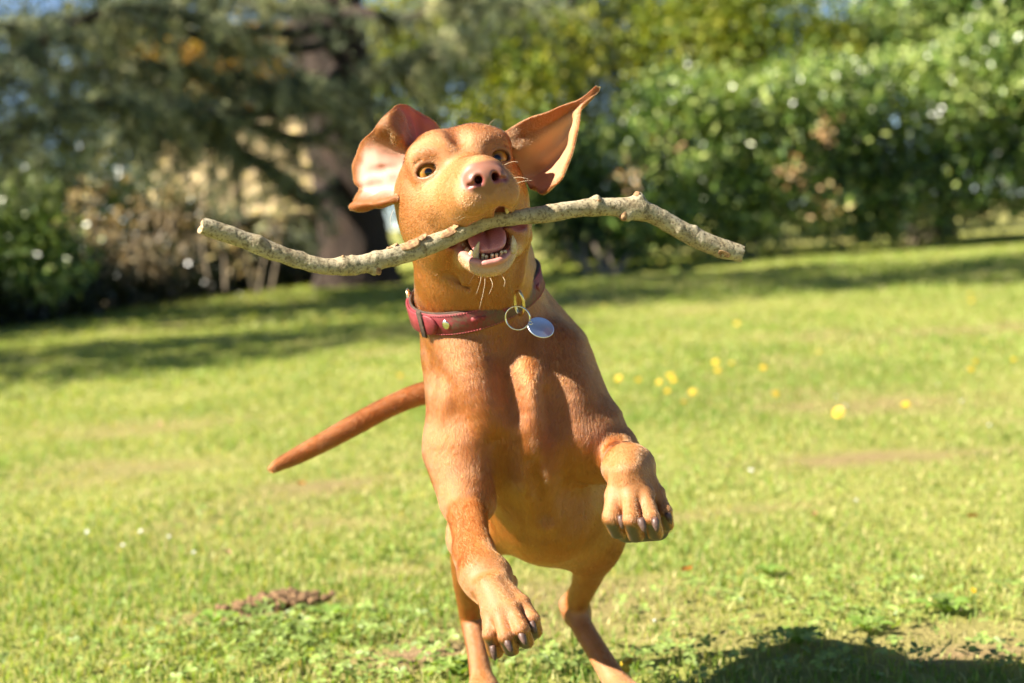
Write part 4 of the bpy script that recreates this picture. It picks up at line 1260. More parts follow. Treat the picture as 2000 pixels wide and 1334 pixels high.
build_ear(ear_r, 21, DOG, 30000, ([0, 1, 1.6, 2.2, 6], [0, 0, .2, 1, .9]), ([0, 2.5, 6], [(.60, .34, .15), (.64, .38, .19), (.58, .30, .17)]), .0012)
ear_l = [[(x + (9, 4, 0, 0)[k_], y, d + (.004 if k_ == 0 else 0)) for k_, (x, y, d) in enumerate(r_)] for r_ in ear_l]
build_ear(ear_l, 22, DOG, 30000, ([0, 1.2, 2, 4.6, 5.6, 7.0, 7.6, 10], [0, 0, 1, 1, 0, 0, 1, 1]), ([0, 2, 5, 7, 10], [(.66, .38, .30), (.68, .40, .33), (.66, .36, .28), (.34, .085, .035), (.30, .065, .026)]), .0008, .0022)  # dark red upper rows put the shade inside the fold into the skin colour

# ------------------------------------------------------------------ eyes
def uv_sphere(nu=40, nv=28):
    th = np.linspace(0, np.pi, nv + 1); ph = np.arange(nu) / nu * 2 * np.pi
    V = np.stack([np.sin(th)[:, None] * np.cos(ph), np.sin(th)[:, None] * np.sin(ph), np.cos(th)[:, None] * np.ones(nu)], -1).reshape(-1, 3)
    i = np.arange(nv)[:, None]; j = np.arange(nu)[None]
    q = np.stack([i * nu + j, (i + 1) * nu + j, (i + 1) * nu + (j + 1) % nu, i * nu + (j + 1) % nu], -1).reshape(-1, 4)
    return V, q
m = NM('amber eye')
co = m.attr('gaze')                            # distance from the optical axis, in eyeball radii
d = co.outputs['Fac']
sn = m.noise(60, 3, m.coord('Object', (1, 1, .15)))
base = m.ramp(d, [(0.0, (.004, .003, .003)), (.27, (.004, .003, .003)), (.32, (.18, .072, .011)), (.62, (.38, .175, .028)), (.86, (.20, .08, .013)), (.97, (.03, .012, .005)), (1.0, (.10, .06, .04))])
b2 = m.mix(.35, base, m.mix(sn.outputs[0], (.2, .2, .2), (1.4, 1.3, 1.2)), 'MULTIPLY')
m.link(b2, m.b.inputs['Base Color'])
m.set(Roughness=.10, Specular_IOR_Level=.35, Coat_Weight=.15, Coat_Roughness=.03)
M_eye = m.m
EYE_R = .0126 * HS
for s in (-1, 1):
    E = Hd(.0355 * s, -.0084, -.0005)
    V, q = uv_sphere()
    g = np.array(CT) - E; g /= np.linalg.norm(g)
    g = g + Hv(.06 * s + .05, 0, .10); g /= np.linalg.norm(g)
    r = np.sqrt(V[:, 0] ** 2 + V[:, 1] ** 2)
    cornea = 1 + .055 * np.clip(1 - (r / .75) ** 2, 0, 1) * (V[:, 2] > 0)
    t1 = np.cross(g, [0, 0, 1.0]); t1 /= np.linalg.norm(t1); t2 = np.cross(g, t1)
    W = E + EYE_R * (V * cornea[:, None]) @ np.array([t1, t2, g])
    me = np_mesh('eye', W, q)
    set_attr(me, 'gaze', np.where(V[:, 2] > 0, r, 1.0))
    obj('eye', me, M_eye, DOG)

# ------------------------------------------------------------------ teeth, tongue, claws, whiskers
m = NM('tooth enamel'); n = m.noise(300, 3, m.coord('Object'))
m.link(m.ramp(n.outputs[0], [(.3, (.40, .28, .14)), (.7, (.58, .48, .34))]), m.b.inputs['Base Color'])
m.set(Roughness=.22, Subsurface_Weight=.15, Subsurface_Radius=(.004, .003, .002), Subsurface_Scale=.4)
M_tooth = m.m
def tooth(a, b, ra, rb, bend=(0, 0, 0)):
    a = P(*a); b = P(*b); t = np.linspace(0, 1, 7)[:, None]
    pts = a + (b - a) * t + np.asarray(bend) * (t * (1 - t))
    r = np.interp(t[:, 0], [0, .55, .9, 1], [ra, .86 * ra, rb * 1.5, rb])
    V, F = tube_mesh(pts, r, 10)
    obj('tooth', np_mesh('tooth', V, F), M_tooth, DOG)
tooth((1000, 494, 1.512), (1001, 460, 1.506), .0040, .0009, CR[:, 0] * .006)     # lower canines
tooth((930, 508, 1.500), (936, 472, 1.492), .0040, .0009, -CR[:, 0] * .006)
for k, (x, y) in enumerate([(943, 508), (951, 508), (960, 507), (970, 505), (979, 502), (988, 499)]):
    tooth((x, y, 1.492 + .0025 * abs(k - 2.5)), (x + [1, -1, 2, 0, 1, -2][k], y - 12 + [0, 3, 1, 2, 0, 2][k], 1.487 + .0025 * abs(k - 2.5)), .0020, .0013)
for x, y, d, h in [(920, 502, 1.515, 13), (912, 497, 1.527, 14), (904, 491, 1.540, 16), (896, 486, 1.553, 15)]:
    tooth((x, y, d), (x + 1, y - h, d), .0040, .0012)
for x, y, d, h in [(1001, 478, 1.54, 13), (1003, 470, 1.555, 14)]:
    tooth((x, y, d), (x - 1, y - h, d), .0038, .0012)
tooth((992, 404, 1.475), (990, 417, 1.478), .0035, .0010)                        # upper canine tip by the stick

m = NM('wet tongue'); n = m.noise(700, 2, m.coord('Object'))
m.link(m.ramp(n.outputs[0], [(.3, (.48, .16, .15)), (.7, (.62, .26, .24))]), m.b.inputs['Base Color'])
m.bump(n.outputs[0], .25, .0006)
m.set(Roughness=.28, Subsurface_Weight=.3, Subsurface_Radius=(.01, .004, .003), Subsurface_Scale=.5)
M_tongue = m.m
tp = [(946, 446, 1.60, 30), (948, 450, 1.57, 36), (950, 460, 1.54, 38), (953, 473, 1.518, 36), (955, 484, 1.503, 29), (956, 490, 1.496, 14)]
V, F = [], []
nn_ = 28
tc = catmull([list(P(*a[:3])) + [rad(a[3], a[2])] for a in tp], 5)
right = CR[:, 0] * .99 + CR[:, 1] * .13
tt = np.gradient(tc[:, :3], axis=0); 
for i in range(len(tc)):
    t_ = tt[i] / np.linalg.norm(tt[i]); up = np.cross(right, t_); up /= np.linalg.norm(up)
    if up @ CR[:, 1] < 0: up = -up
    a = np.arange(nn_) / nn_ * 2 * np.pi
    x = np.cos(a); y = np.sin(a)
    groove = np.where(y > 0, np.exp(-(x / .16) ** 2) * .5, 0)
    V.append(tc[i, :3] + tc[i, 3] * (x[:, None] * right + ((np.sign(y) * np.abs(y) ** .8 * .36) - groove * .36)[:, None] * up))
V = np.concatenate(V + [tc[:1, :3], tc[-1:, :3]])
mI = len(tc); i = np.arange(mI - 1)[:, None]; j = np.arange(nn_)[None]
q = np.stack([i * nn_ + j, i * nn_ + (j + 1) % nn_, (i + 1) * nn_ + (j + 1) % nn_, (i + 1) * nn_ + j], -1).reshape(-1, 4)
jj = np.arange(nn_)
caps = np.concatenate([np.stack([np.full(nn_, mI * nn_), (jj + 1) % nn_, jj], 1), np.stack([np.full(nn_, mI * nn_ + 1), (mI - 1) * nn_ + jj, (mI - 1) * nn_ + (jj + 1) % nn_], 1)])
obj('tongue', np_mesh('tongue', V, [q, caps]), M_tongue, DOG)

m = NM('horn claw'); n = m.noise(250, 3, m.coord('Object'))
m.link(m.ramp(n.outputs[0], [(.3, (.045, .026, .020)), (.7, (.14, .08, .064))]), m.b.inputs['Base Color'])
m.set(Roughness=.45, Specular_IOR_Level=.4)
M_claw = m.m
def claw(a, b, r=.0040):
    A = P(*a); B = P(*b); t = np.linspace(0, 1, 8)[:, None]
    B = A + (B - A) * .88
    pts = A + (B - A) * t + CR[:, 2] * (.006 * t * (1 - t))
    rr = np.interp(t[:, 0], [0, .3, .8, 1], [r * .85, r * .9, r * .55, r * .2])
    V, F = tube_mesh(pts, rr, 10)
    obj('claw', np_mesh('claw', V, F), M_claw, DOG)
claw((962, 1262, 1.442), (968, 1294, 1.440)); claw((989, 1250, 1.426), (1002, 1278, 1.420), .0044)
claw((1017, 1236, 1.426), (1029, 1264, 1.420), .0044); claw((1038, 1215, 1.440), (1049, 1242, 1.436))
claw((1212, 1008, 1.400), (1217, 1037, 1.398)); claw((1251, 1014, 1.382), (1261, 1044, 1.378), .0044)
claw((1279, 1014, 1.386), (1284, 1043, 1.382), .0044); claw((1303, 1003, 1.412), (1312, 1026, 1.412), .0038)

m = NM('whisker'); m.set(Base_Color=(.55, .44, .30, 1), Roughness=.35)
M_whisk = m.m
for pts in [[(940, 535, 1.49), (938, 550, 1.475), (930, 575, 1.468)], [(947, 540, 1.49), (946, 560, 1.472), (936, 605, 1.465)],
            [(956, 540, 1.49), (962, 556, 1.475), (955, 575, 1.47)], [(930, 530, 1.495), (921, 545, 1.485), (915, 556, 1.48)],
            [(978, 535, 1.495), (986, 548, 1.48), (984, 560, 1.475)],
            [(993, 352, 1.45), (1012, 346, 1.43), (1033, 350, 1.42)], [(996, 365, 1.45), (1018, 355, 1.43), (1040, 352, 1.42)],
            [(985, 322, 1.5), (1000, 316, 1.47), (1012, 316, 1.46)], [(950, 252, 1.55), (958, 240, 1.54), (967, 232, 1.535)],
            [(914, 420, 1.45), (900, 428, 1.43), (890, 432, 1.42)], [(905, 415, 1.46), (895, 425, 1.44), (882, 428, 1.43)],
            [(768, 410, 1.57), (762, 428, 1.56), (764, 446, 1.56)]]:
    c = catmull([P(*a) for a in pts], 5)
    V, F = tube_mesh(c, np.linspace(.00024, .00008, len(c)), 5)
    obj('whisker', np_mesh('whisker', V, F), M_whisk, DOG)
# ------------------------------------------------------------------ the stick
sk = np.array([(394, 441, 1.520, 17.5), (430, 453, 1.516, 18.5), (480, 470, 1.512, 18), (530, 490, 1.508, 18), (590, 510, 1.505, 17.5),
      (640, 521, 1.502, 17.5), (690, 518, 1.50, 18.5), (730, 511, 1.50, 19), (790, 495, 1.498, 19), (850, 475, 1.497, 19),
      (905, 453, 1.497, 18), (950, 433, 1.498, 17), (1000, 426, 1.500, 17), (1060, 419, 1.503, 18), (1120, 409, 1.506, 17.5),
      (1165, 405, 1.508, 19), (1200, 405, 1.510, 20), (1245, 409, 1.513, 21), (1290, 426, 1.517, 20), (1340, 455, 1.521, 20), (1390, 478, 1.525, 20.5), (1447, 496, 1.530, 17.5)])
sk[:, 3] *= np.where((sk[:, 0] > 880) & (sk[:, 0] < 1010), .88, .95)
sk[:, 2] = np.interp(sk[:, 0], [394, 900, 1000, 1447], [1.395, 1.484, 1.500, 1.575])   # the far end points away
sp = catmull([list(P(*a[:3])) + [rad(a[3], a[2])] for a in sk], 22)
nS, nR = len(sp), 40
tan = np.gradient(sp[:, :3], axis=0); tan /= np.linalg.norm(tan, axis=1)[:, None]
seg = np.concatenate([[0], np.cumsum(np.linalg.norm(np.diff(sp[:, :3], axis=0), axis=1))])
ang = np.arange(nR) / nR * 2 * np.pi
upv = CR[:, 1]; cv = CR[:, 2]
SV = np.zeros((nS, nR, 3)); SRAD = np.zeros((nS, nR))
for i in range(nS):
    u = upv - tan[i] * (upv @ tan[i]); u /= np.linalg.norm(u); w = np.cross(tan[i], u)
    SRAD[i] = sp[i, 3]
    SV[i] = np.cos(ang)[:, None] * u + np.sin(ang)[:, None] * w
flatp = (sp[:, None, :3] + SV * sp[:, None, 3:4]).reshape(-1, 3)
lump = vnoise(flatp * 45, 3) * .0010 + vnoise(flatp * 130, 4) * .00055 + vnoise(flatp * 420, 5) * .00022
SRAD = SRAD + lump.reshape(nS, nR)
def px_to_i(px):
    xs = np.interp(np.arange(nS), np.arange(len(sk)) * 22, sk[:, 0]); return int(np.argmin(np.abs(xs - px)))
# knots and swellings: (px along, angle from up, height, length, spread)
for px, a0, h, ln, sd in [(500, .6, .0018, .006, .7), (588, -.5, .002, .007, .7), (670, .2, .0022, .006, 2.5), (690, .0, .002, .004, 2.5), (727, 2.9, .0055, .005, .45), (735, .3, .002, .006, 1.5),
                          (775, .4, .0025, .006, .6), (1160, .2, .0022, .006, 2.0), (1165, .5, .003, .004, .5), (1222, 2.7, .0055, .008, .55), (1243, .2, .0065, .0055, .50), (1245, .0, .0015, .010, 3.0),
                          (1310, -.6, .0022, .006, .6), (1325, 2.0, .0016, .004, .6), (1085, 1.3, .0012, .004, .5), (1350, .5, .0016, .004, .5), (1410, 2.6, .0018, .005, .6), (1385, -.9, .0015, .005, .5)]:
    i0 = px_to_i(px); ds = seg - seg[i0]
    da = (ang - a0 + np.pi) % (2 * np.pi) - np.pi
    SRAD += h * np.exp(-(ds / ln) ** 2)[:, None] * np.exp(-(da / sd) ** 2)[None]
SVw = sp[:, None, :3] + SV * SRAD[:, :, None]
SVw[0] += tan[0] * (vnoise(SVw[0] * 300, 8)[:, None] * .002); SVw[-1] += tan[-1] * (vnoise(SVw[-1] * 300, 9)[:, None] * .003)
SVf = SVw.reshape(-1, 3)
i = np.arange(nS - 1)[:, None]; j = np.arange(nR)[None]
q = np.stack([i * nR + j, i * nR + (j + 1) % nR, (i + 1) * nR + (j + 1) % nR, (i + 1) * nR + j], -1).reshape(-1, 4)
along = np.repeat(seg, nR)
m = NM('grey branch bark')
al = m.attr('along')
co = m.coord('Object')
n1_ = m.noise(70, 6, co, .62, .4); n2_ = m.noise(320, 5, co, .6); n3_ = m.noise(30, 3, co)
base = m.ramp(n1_.outputs[0], [(.30, (.15, .105, .06)), (.42, (.28, .225, .14)), (.58, (.37, .315, .215)), (.74, (.45, .40, .30))])
base = m.mix(m.math('MULTIPLY', n3_.outputs[0], .35), base, (.26, .23, .09))
spk = m.ramp(n2_.outputs[0], [(.38, (.16, .10, .06)), (.50, (1, 1, 1))])
m.link(m.mix(.6, base, spk, 'MULTIPLY'), m.b.inputs['Base Color'])
m.set(Roughness=.85)
hh = m.math('ADD', n1_.outputs[0], m.math('MULTIPLY', n2_.outputs[0], .6))
m.bump(hh, .7, .0022)
M_bark = m.m
m = NM('broken wood'); n = m.noise(260, 5, m.coord('Object'))
m.link(m.ramp(n.outputs[0], [(.35, (.22, .12, .055)), (.65, (.52, .38, .22))]), m.b.inputs['Base Color']); m.set(Roughness=.8); m.bump(n.outputs[0], .6, .002)
M_wood = m.m
m = NM('torn bark'); n = m.noise(180, 5, m.coord('Object'))
m.link(m.ramp(n.outputs[0], [(.35, (.13, .06, .028)), (.65, (.40, .24, .11))]), m.b.inputs['Base Color']); m.set(Roughness=.85); m.bump(n.outputs[0], .7, .002)
M_torn = m.m
STICK = empty('stick', tuple(P(950, 439, 1.498)))
tag(STICK, 'long crooked grey-barked stick clenched across the jaws', 'stick')
obj('branch', np_mesh('branch', SVf, q), M_bark, STICK)
for e, s in ((0, 1), (nS - 1, -1)):
    ring = SVw[e]; c = ring.mean(0)
    rings = [c + (ring - c) * f - tan[e] * s * (.0012 * (1 - f * f)) + (vnoise((c + (ring - c) * f) * 400, 6)[:, None] * .0012) * tan[e] for f in (1.0, .75, .5, .25)]
    V = np.concatenate(rings + [c[None]])
    F = np.concatenate([np.stack([r * nR + np.arange(nR), r * nR + (np.arange(nR) + 1) % nR, (r + 1) * nR + (np.arange(nR) + 1) % nR, (r + 1) * nR + np.arange(nR)], 1) for r in range(3)])
    T = np.stack([3 * nR + np.arange(nR), 3 * nR + (np.arange(nR) + 1) % nR, np.full(nR, 4 * nR)], 1)
    obj('broken_end', np_mesh('broken_end', V, [F, T]), M_wood, STICK)
# snapped twig stubs and torn bark
def stub(px, a0, h, r0, r1, lean=0.0, name='twig_stub', mat=None):
    i0 = px_to_i(px); u = upv - tan[i0] * (upv @ tan[i0]); u /= np.linalg.norm(u); w = np.cross(tan[i0], u)
    d = math.cos(a0) * u + math.sin(a0) * w + tan[i0] * lean; d /= np.linalg.norm(d)
    b = sp[i0, :3] + d * (sp[i0, 3] - .002)
    t = np.linspace(0, 1, 7)
    c = b + d[None] * (t * h)[:, None]
    V, F = tube_mesh(c, np.interp(t, [0, .4, .85, 1], [r0 * 1.3, r0, r1, r1 * .6]), 12)
    V = V + vnoise(V * 350, px)[:, None] * .0012 * d
    obj(name, np_mesh(name, V, F), mat or M_torn, STICK)
stub(1243, .25, .0095, .0048, .0042, -.2); stub(1165, .9, .0055, .0034, .003); stub(728, 2.75, .0085, .004, .0026, .2)
stub(1224, 2.6, .009, .0052, .0036, -.5); stub(670, .5, .0045, .003, .0022); stub(1310, -.7, .004, .0028, .002)
def flake(px, a0, ln, wd, lift, seed):
    """a lifted sliver of bark: curved grid with thickness"""
    i0 = px_to_i(px); r_ = np.random.default_rng(seed)
    u = upv - tan[i0] * (upv @ tan[i0]); u /= np.linalg.norm(u); w = np.cross(tan[i0], u)
    A, B = 9, 6; V = []
    for lay in (0, 1):
        for x in np.linspace(-1, 1, A):
            for y in np.linspace(-1, 1, B):
                wy = wd * y * (1 - .5 * x * x) ; a = a0 + wy / sp[i0, 3]
                rr = sp[i0, 3] + .0006 + lift * (x * .5 + .5) ** 2 + .0007 * r_.normal() * .4 + lay * .0009
                V.append(sp[i0, :3] + tan[i0] * ln * x + rr * (math.cos(a) * u + math.sin(a) * w))
    ii = np.arange(A - 1)[:, None]; jj = np.arange(B - 1)[None]
    f = np.stack([ii * B + jj, ii * B + jj + 1, (ii + 1) * B + jj + 1, (ii + 1) * B + jj], -1).reshape(-1, 4)
    n = A * B
    rim = np.concatenate([np.arange(B), np.arange(1, A) * B + B - 1, (A - 1) * B + np.arange(B - 2, -1, -1), np.arange(A - 2, 0, -1) * B]); rn = np.roll(rim, -1)
    F = np.concatenate([f, f[:, ::-1] + n, np.stack([rim, rn, rn + n, rim + n], 1)[:, ::-1]])
    obj('bark_flake', np_mesh('bark_flake', np.array(V), F), M_torn, STICK)
for k, a in enumerate([(800, .9, .010, .005, .003), (822, .5, .008, .004, .0035), (872, 1.1, .009, .0035, .002), (888, .6, .007, .003, .0025), (770, .3, .006, .003, .002), (1410, 2.2, .007, .003, .0015)]):
    flake(*a, 40 + k)

# ------------------------------------------------------------------ the collar
NC = 240
def collar_pt(t, up=0.0, out=0.0):
    """t in radians: 0 is the picture's right, pi/2 towards the camera; up along the neck, out from it (metres)"""
    c, s = math.cos(t), math.sin(t)
    p = COLLAR_C + COLLAR_U * c + COLLAR_V * s
    o = COLLAR_U * c / (COLLAR_U @ COLLAR_U) + COLLAR_V * s / (COLLAR_V @ COLLAR_V); o /= np.linalg.norm(o)
    return p + COLLAR_N * up + o * out
def strap(t0, t1, n, up0, up1, out, th, bev=.0012, taper=0.0, closed=False):
    """a bent strip of leather; returns verts, faces. profile is a bevelled rectangle"""
    V = []
    for k in range(n):
        f = k / (n if closed else n - 1); t = t0 + (t1 - t0) * f
        tp_ = 0.0
        if taper and not closed:
            g = max(0, (f - (1 - taper)) / taper); tp_ = (1 - math.sqrt(max(0, 1 - g * g))) * .5 * (up1 - up0)
        a, b = up0 + tp_, up1 - tp_
        if b - a < .002: a, b = (a + b) / 2 - .001, (a + b) / 2 + .001
        prof = [(a + bev, 0), (b - bev, 0), (b, bev * .5), (b, th - bev), (b - bev, th), (a + bev, th), (a, th - bev), (a, bev * .5)]
        V += [collar_pt(t, u_, out + o_) for u_, o_ in prof]
    m_ = 8; F = []
    for k in range(n if closed else n - 1):
        for j in range(m_):
            k2 = (k + 1) % n
            F.append((k * m_ + j, k * m_ + (j + 1) % m_, k2 * m_ + (j + 1) % m_, k2 * m_ + j))
    V = np.array(V); T = []
    if not closed:
        for k, rev in ((0, 0), (n - 1, 1)):
            for j in range(1, m_ - 1):
                T.append((k * m_, k * m_ + j, k * m_ + j + 1))
    return V, [np.array(F)] + ([np.array(T)] if T else [])
CW = .0140                                     # half width
m = NM('worn red leather'); co = m.coord('Object')
n = m.noise(60, 5, co, .6); nf = m.noise(600, 3, co)
c = m.ramp(n.outputs[0], [(.35, (.12, .008, .012)), (.55, (.20, .018, .025)), (.75, (.27, .05, .055))])
m.link(m.mix(.3, c, m.ramp(nf.outputs[0], [(.35, (.3, .2, .2)), (.55, (1, 1, 1))]), 'MULTIPLY'), m.b.inputs['Base Color'])
nw = m.noise(220, 6, co, .7)
wf = m.math('ADD', m.math('MULTIPLY', m.attr('worn').outputs['Fac'], 1.9), m.math('MULTIPLY', m.math('SUBTRACT', nw.outputs[0], .62), 4.0)); wf.node.use_clamp = True
m.link(m.mix(wf, m.b.inputs['Base Color'].links[0].from_socket, m.mix(nf.outputs[0], (.06, .034, .02), (.13, .085, .05))), m.b.inputs['Base Color'])
m.set(Roughness=.6); m.bump(nf.outputs[0], .35, .0006)
M_red = m.m
m = NM('brown suede'); n = m.noise(300, 4, m.coord('Object')); 
m.link(m.ramp(n.outputs[0], [(.35, (.03, .018, .012)), (.7, (.085, .052, .034))]), m.b.inputs['Base Color']); m.set(Roughness=.9); m.bump(n.outputs[0], .5, .001)
M_suede = m.m
m = NM('pink thread'); m.set(Base_Color=(.48, .10, .115, 1), Roughness=.7); M_thread = m.m
m = NM('brass'); n = m.noise(120, 3, m.coord('Object'))
m.link(m.ramp(n.outputs[0], [(.3, (.62, .47, .22)), (.7, (.80, .68, .42))]), m.b.inputs['Base Color']); m.set(Metallic=1.0, Roughness=.24); M_brass = m.m
m = NM('steel'); n = m.noise(200, 3, m.coord('Object'))
m.link(m.ramp(n.outputs[0], [(.3, (.66, .62, .54)), (.7, (.82, .79, .72))]), m.b.inputs['Base Color']); m.set(Metallic=1.0, Roughness=.2); M_steel = m.m
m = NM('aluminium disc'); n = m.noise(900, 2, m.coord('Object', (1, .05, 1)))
m.link(m.ramp(n.outputs[0], [(.3, (.72, .78, .88)), (.7, (.80, .85, .94))]), m.b.inputs['Base Color']); m.set(Metallic=1.0, Roughness=.32); m.bump(n.outputs[0], .05, .0003); M_disc = m.m  # pale blue in the metal colour stands in for reflected sky

COLLAR = empty('dog_collar', tuple(COLLAR_C))
tag(COLLAR, 'red and brown stitched leather collar with brass fittings round the dog\'s neck', 'collar')
V, F = strap(0, 2 * math.pi, NC, -CW, CW, .0005, .0024, .0008, closed=True)
obj('lining', np_mesh('lining', V, F), M_suede, COLLAR)
V, F = strap(0, 2 * math.pi, NC, -CW + .0006, CW - .0016, .0028, .0016, .0006, closed=True)
sme = np_mesh('strap', V, F)
tpx = np.array([1000 + FPX * v[0] / -v[2] for v in (V - CT) @ CR]); fr_ = ((V - COLLAR_C) @ COLLAR_V) > 0
set_attr(sme, 'worn', np.where(fr_, np.interp(tpx, [870, 890, 905, 925, 950, 985, 1040, 1050], [0, .70, .40, .25, .60, .75, .70, .2]), .8))
obj('strap', sme, M_red, COLLAR)
def ang_of(px):
    ts = np.linspace(0, math.pi, 400)
    best = None
    for t in ts:
        v = CR.T @ (collar_pt(t, 0, .004) - CT); x = 1000 + FPX * v[0] / -v[2]
        if best is None or abs(x - px) < best[0]: best = (abs(x - px), t)
    return best[1]
# strap end through its keeper
tA, tB = ang_of(797), ang_of(856)
V, F = strap(tA + .35, tB, 40, -CW + .0012, CW - .0022, .0046, .0030, .0009, taper=.16)
obj('strap_end', np_mesh('strap_end', V, F), M_red, COLLAR)
tk = ang_of(829)
V, F = strap(tk + .045, tk - .045, 9, -CW - .0022, CW + .0022, .0068, .0026, .0009)
obj('keeper_loop', np_mesh('keeper_loop', V, F), M_suede, COLLAR)
def heart(px, size):
    t0 = ang_of(px); V = [collar_pt(t0, 0, .0056)]
    R_ = np.linalg.norm(COLLAR_V)
    a = np.arange(28) / 28 * 2 * np.pi
    hx = 16 * np.sin(a) ** 3; hy = 13 * np.cos(a) - 5 * np.cos(2 * a) - 2 * np.cos(3 * a) - np.cos(4 * a)
    for lay, o_ in ((0, .0046), (1, .0054)):
        for x, y in zip(hx, hy): V.append(collar_pt(t0 - x / 16 * size / R_, y / 16 * size, o_))
    k = np.arange(28); kn = (k + 1) % 28
    obj('heart', np_mesh('heart', np.array(V), [np.stack([1 + k, 1 + kn, 29 + kn, 29 + k], 1), np.stack([np.zeros(28, int), 29 + k, 29 + kn], 1)]), M_red, COLLAR)
heart(929, .0060); heart(944, .0036); heart(988, .0050); heart(1050, .0055)
# stitching along both edges
parts = []
for up in (-CW + .0022, CW - .0032):
    for k in range(150):
        t = 2 * math.pi * k / 150
        a_, b_ = collar_pt(t, up, .0046), collar_pt(t + .026, up, .0046)
        mid = collar_pt(t + .013, up, .0050)
        parts.append(tube_mesh([a_, mid, b_], [.00028, .00042, .00028], 5))
V, F = join_geo(parts)
st = obj('stitching', np_mesh('stitching', V, F), M_thread, COLLAR); st['kind'] = 'stuff'
# rivet
tr_ = ang_of(871); c0 = collar_pt(tr_, 0, .0042); cn = collar_pt(tr_, 0, 1.0) - collar_pt(tr_, 0, 0)
V, q = uv_sphere(24, 16); g1 = np.cross(cn, COLLAR_N)
W = c0 + (V * np.array([.0048, .0058, .0022])) @ np.array([g1 / np.linalg.norm(g1), COLLAR_N, cn])
obj('rivet', np_mesh('rivet', W, q), M_steel, COLLAR)
# buckle bow seen over the edge on the far left
def torus(c, ax1, ax2, R1, R2, r, n=48, m_=10, gap=0.0):
    a = np.arange(n + 1) / n * (2 * np.pi - gap) if gap else np.arange(n + 1) / n * 2 * np.pi
    pts = c + R1 * np.cos(a)[:, None] * ax1 + R2 * np.sin(a)[:, None] * ax2
    ctr = np.cross(ax1, ax2); V = []
    th = np.arange(m_) / m_ * 2 * np.pi
    for k in range(n):
        o_ = pts[k] - c; o_ = o_ / np.linalg.norm(o_)
        V.append(pts[k] + r * (np.cos(th)[:, None] * o_ + np.sin(th)[:, None] * ctr))
    i = np.arange(n)[:, None]; j = np.arange(m_)[None]
    q = np.stack([i * m_ + j, i * m_ + (j + 1) % m_, ((i + 1) % n) * m_ + (j + 1) % m_, ((i + 1) % n) * m_ + j], -1).reshape(-1, 4)
    return np.concatenate(V), q
tb = ang_of(797) + .25
cb = collar_pt(tb, .001, .006); o1 = collar_pt(tb, 0, 1) - collar_pt(tb, 0, 0); s1 = np.cross(o1, COLLAR_N); s1 /= np.linalg.norm(s1)
V, q = torus(cb, s1, COLLAR_N, .010, .0175, .0019)
obj('buckle', np_mesh('buckle', V, q), M_brass, COLLAR)
# D ring through the collar
td = ang_of(1014); cd = collar_pt(td, -.003, .0055); od = collar_pt(td, 0, 1) - collar_pt(td, 0, 0); sd_ = np.cross(od, COLLAR_N); sd_ /= np.linalg.norm(sd_)
axd = COLLAR_N * .97 + od * .25; axd /= np.linalg.norm(axd)
tilt = sd_ * .45 + od * .9; tilt /= np.linalg.norm(tilt)
V, q = torus(P(1014, 592, 1.598), (P(1026, 600, 1.590) - P(1002, 584, 1.606)) / np.linalg.norm(P(1026, 600, 1.590) - P(1002, 584, 1.606)), axd, .0085, .0150, .0018)
obj('d_ring', np_mesh('d_ring', V, q), M_brass, COLLAR)
# ---- tag on its split ring
rc = P(1011, 621, 1.583)
TAG = empty('identity_tag', tuple(rc))
tag(TAG, 'plain oval metal name tag on a wire split ring hanging from the collar', 'tag')
ax1 = CR[:, 0] * .95 + CR[:, 2] * .25; ax1 /= np.linalg.norm(ax1)
ax2 = CR[:, 1] * .97 - CR[:, 0] * .15 + CR[:, 2] * .2; ax2 -= ax1 * (ax1 @ ax2); ax2 /= np.linalg.norm(ax2)
nr = np.cross(ax1, ax2)
parts = [torus(rc + nr * o_, ax1, ax2, rad(24.5, 1.583), rad(23.5, 1.583), .00075, 64, 8) for o_ in (-.0006, .0007)]
V, F = join_geo(parts)
obj('split_ring', np_mesh('split_ring', V, F), M_steel, TAG)
dc = P(1056, 640, 1.574)
da = P(1079, 650, 1.574) - P(1033, 630, 1.576); da /= np.linalg.norm(da)
dn = CR[:, 2] * .80 + np.array([0.12, 0, .62]); dn -= da * (da @ dn); dn /= np.linalg.norm(dn)
db = np.cross(dn, da)
a = np.arange(48) / 48 * 2 * np.pi
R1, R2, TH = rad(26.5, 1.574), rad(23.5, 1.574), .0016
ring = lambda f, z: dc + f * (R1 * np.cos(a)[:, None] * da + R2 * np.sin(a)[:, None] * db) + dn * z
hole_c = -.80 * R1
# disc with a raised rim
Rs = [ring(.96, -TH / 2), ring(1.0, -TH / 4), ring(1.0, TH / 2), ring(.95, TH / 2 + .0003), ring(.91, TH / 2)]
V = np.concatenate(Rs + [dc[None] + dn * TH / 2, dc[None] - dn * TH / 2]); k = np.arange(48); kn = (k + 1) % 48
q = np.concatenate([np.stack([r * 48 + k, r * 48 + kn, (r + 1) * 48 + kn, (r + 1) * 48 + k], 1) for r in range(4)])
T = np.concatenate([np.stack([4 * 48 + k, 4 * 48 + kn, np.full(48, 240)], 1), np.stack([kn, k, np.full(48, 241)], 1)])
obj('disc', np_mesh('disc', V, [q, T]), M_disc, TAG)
V, q = torus(dc - da * R1 * .84 + dn * TH * .5, da, db, .0022, .0022, .0007, 20, 8)
obj('eyelet', np_mesh('eyelet', V, q), M_steel, TAG)
